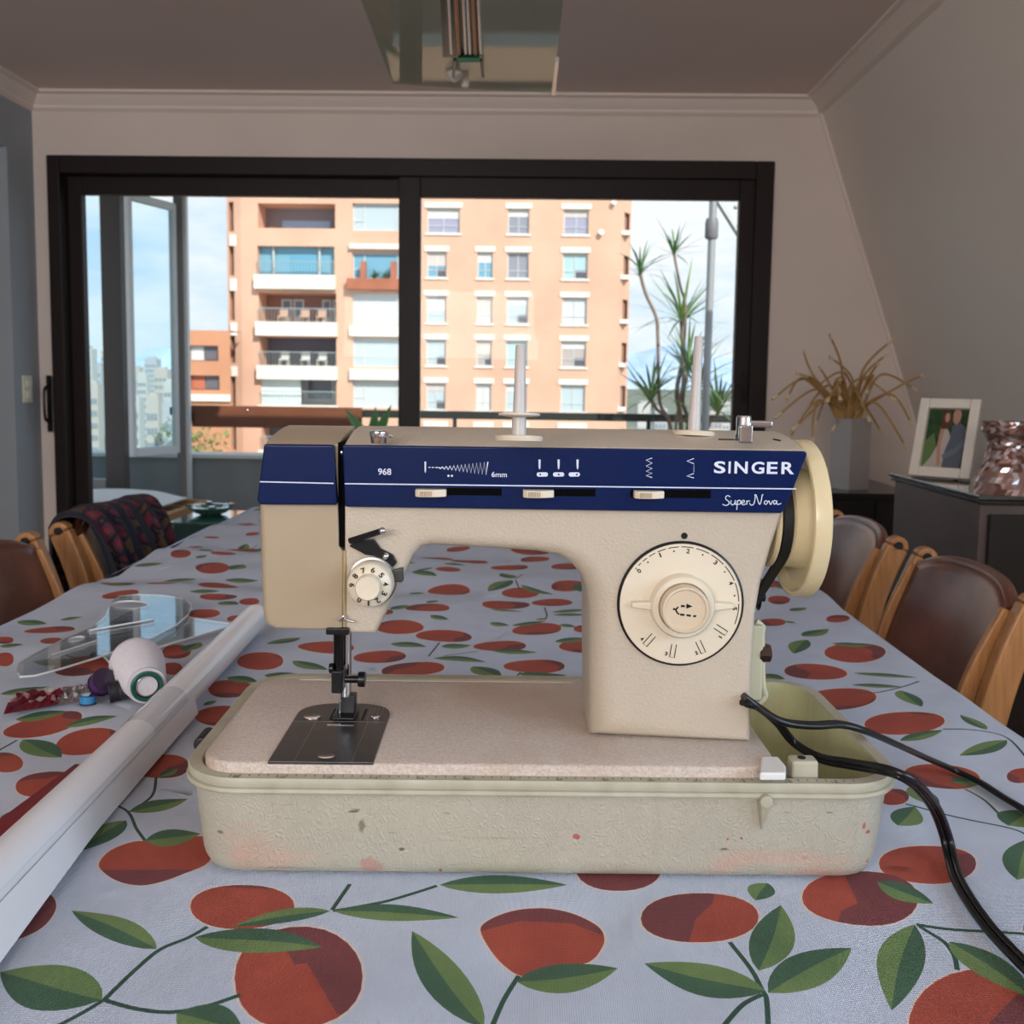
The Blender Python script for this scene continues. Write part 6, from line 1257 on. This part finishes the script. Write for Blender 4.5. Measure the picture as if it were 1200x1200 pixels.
# clear plastic curve ruler with slots (two overlapping sheets)
clr = clear_mat('acrylic', (.95, .965, .97), .10, .015, (.6, .65, .68), .03)
def sheet(name, label, cat, outl, holes, z, th=.0024):
    o = [at_z(x, y, z) for x, y in outl]; t = thing(name, label, cat, (sum(p.x for p in o)/len(o), sum(p.y for p in o)/len(o), z-th))
    pv = [Vector((p.x, p.y)) for p in o]; ed = [(i, (i+1) % len(o)) for i in range(len(o))]; hp = []
    for h in holes:
        b0 = len(pv); hh = [at_z(x, y, z) for x, y in h]; pv += [Vector((p.x, p.y)) for p in hh]; ed += [(b0+i, b0+(i+1) % len(hh)) for i in range(len(hh))]; hp.append([(p.x, p.y) for p in hh])
    V, E_, F_, *_r = geometry.delaunay_2d_cdt(pv, ed, [], 1, 1e-6); m = MB(); k0 = m.add([(v.x, v.y, z) for v in V]); k1 = m.add([(v.x, v.y, z-th) for v in V]); cnt = {}
    for f in F_:
        c = np.array([[sum(V[i].x for i in f)/3, sum(V[i].y for i in f)/3]])
        if any(len(inside(h, c)) for h in hp): continue
        m.face([k0+i for i in f]); m.face([k1+i for i in f[::-1]])
        for q in range(3): e = (f[q], f[(q+1) % 3]); cnt[e] = 1
    for (u, w_) in cnt:
        if (w_, u) not in cnt: m.face((k0+w_, k0+u, k1+u, k1+w_))
    m.build('sheet', clr, t, smooth=None, fix=False); ml = MB()
    for ring_ in [o]+[[at_z(x, y, z) for x, y in h] for h in holes]:
        ml.tube([p+Vector((0, 0, -.0010)) for p in ring_+ring_[:1]], .0012, 6)
    ml.build('bevelled_edge', mat('acrylic_edge', (.66, .67, .66), .12, spec=1, coat=1), t, smooth=60); return t
def oval(cx, cy, rx, ry, rot=0, n=18): return [(cx+rx*math.cos(t)*math.cos(R(rot))-ry*math.sin(t)*math.sin(R(rot)), cy+rx*math.cos(t)*math.sin(R(rot))+ry*math.sin(t)*math.cos(R(rot))) for t in [2*math.pi*k/n for k in range(n)]]
def slot(x0, y0, x1, y1, w_): 
    a = math.atan2(y1-y0, x1-x0); return [(x0+w_*math.sin(a), y0-w_*math.cos(a)), (x1+w_*math.sin(a), y1-w_*math.cos(a)), (x1+w_*.8*math.cos(a), y1+w_*.8*math.sin(a)), (x1-w_*math.sin(a), y1+w_*math.cos(a)), (x0-w_*math.sin(a), y0+w_*math.cos(a)), (x0-w_*.8*math.cos(a), y0-w_*.8*math.sin(a))]
cz_ = TZ+.0085
sheet('curve_ruler', 'clear plastic dressmaking curve ruler with rounded end on the left', 'ruler', [(24, 792), (19, 786), (22, 777), (40, 766), (72, 750), (108, 735), (124, 722), (130, 706), (140, 698), (160, 696), (190, 697), (215, 701), (225, 710), (220, 720), (205, 733), (180, 746), (150, 757), (110, 771), (70, 783), (40, 791)],
      [oval(152, 708, 22, 4.5), slot(104, 740, 180, 727, 2.2), slot(60, 769, 113, 752, 2.2), oval(90, 748, 10, 2.6, -8)], cz_+.005)
sheet('set_square', 'clear plastic sheet with straight edge behind the thread cone', 'ruler', [(128, 775), (188, 757), (277, 731), (212, 722), (160, 712), (118, 735), (112, 760)], [], cz_-.0005)
# foil packet of needles
pk_ = thing('foil_packet', 'small red and silver foil packet lying on the cloth at left', 'packet', at_z(50, 825, TZ+.004))
foil = bpy.data.materials.new('foil'); foil.use_nodes = True; n = foil.node_tree; b = n.nodes['Principled BSDF']; b.inputs['Roughness'].default_value = .22; b.inputs['Metallic'].default_value = .55
t_ = n.nodes.new('ShaderNodeTexCoord'); v_ = n.nodes.new('ShaderNodeTexVoronoi'); v_.inputs['Scale'].default_value = 55; r_ = n.nodes.new('ShaderNodeValToRGB'); r_.color_ramp.interpolation = 'CONSTANT'; r_.color_ramp.elements[0].color = (.20, .012, .03, 1); r_.color_ramp.elements[1].position = .62; r_.color_ramp.elements[1].color = (.62, .55, .55, 1)
n.links.new(t_.outputs['Object'], v_.inputs['Vector']); sc1 = n.nodes.new('ShaderNodeSeparateColor'); n.links.new(v_.outputs['Color'], sc1.inputs[0]); n.links.new(sc1.outputs[0], r_.inputs[0]); n.links.new(r_.outputs[0], b.inputs['Base Color'])
c00, c10, c01, c11 = at_z(4, 838, TZ+.004), at_z(68, 826, TZ+.006), at_z(20, 812, TZ+.004), at_z(78, 806, TZ+.006); rnd = random.Random(9); jit = {}
def pkt(u, v):
    q = c00.lerp(c10, u).lerp(c01.lerp(c11, u), v); k = (round(u*12), round(v*6)); 
    if k not in jit: jit[k] = rnd.uniform(0, .006)
    return q+Vector((0, 0, .001+jit[k]*math.sin(math.pi*v)**.5))
m = MB(); m.grid(pkt, 12, 6); m.build('wrapper', foil, pk_, smooth=None, fix=False, solid=.0004)
c00, c10, c01, c11 = at_z(66, 826, TZ+.006), at_z(112, 822, TZ+.006), at_z(74, 806, TZ+.006), at_z(110, 803, TZ+.006); jit = {}
m = MB(); m.grid(pkt, 12, 6); m.build('clear_end', clear_mat('cellophane', (.78, .74, .74), .16, .06, (.4, .3, .3), .25), pk_, smooth=None, fix=False, solid=.0003)
# bobbins
def bobbin(label, c, r, h, ax, col, colt, nm='thread_bobbin'):
    t = thing(nm, label, 'bobbin', (c.x, c.y, TZ)); MB().lathe([(r*.9, h*.12), (r*.94, h*.5), (r*.9, h*.88)], c, ax, 28).build('thread', mat('bob_'+colt, col, .6, bump=.4, bscale=900), t)
    for k in (0, h*.9): MB().lathe([(r*.25, k), (r, k), (r, k+h*.1), (r*.25, k+h*.1)], c, ax, 28).build('rim', mat('bobbin_plastic', (.035, .02, .05), .12, coat=.5), t)
    return t
c = at_z(117, 803, TZ+.016); bobbin('dark purple thread bobbin between the foil packet and the cone', Vector((c.x, c.y, TZ+.0165)), .0125, .012, (.55, -.35, .5), (.07, .02, .11), 'purple')
c = at_z(128, 814, TZ+.010); bobbin('black thread bobbin leaning against the thread cone', Vector((c.x, c.y-.002, TZ+.0125)), .0105, .010, (.8, .45, .1), (.012, .012, .014), 'black')
c = at_z(103, 825, TZ+.004); bobbin('small bright blue bobbin in front of the purple one', Vector((c.x, c.y, TZ+.004)), .0078, .009, (0, .1, 1), (.03, .22, .46), 'blue')
for o in list(bpy.data.objects):
    if o.type == 'LIGHT': continue
bpy.context.view_layer.update()
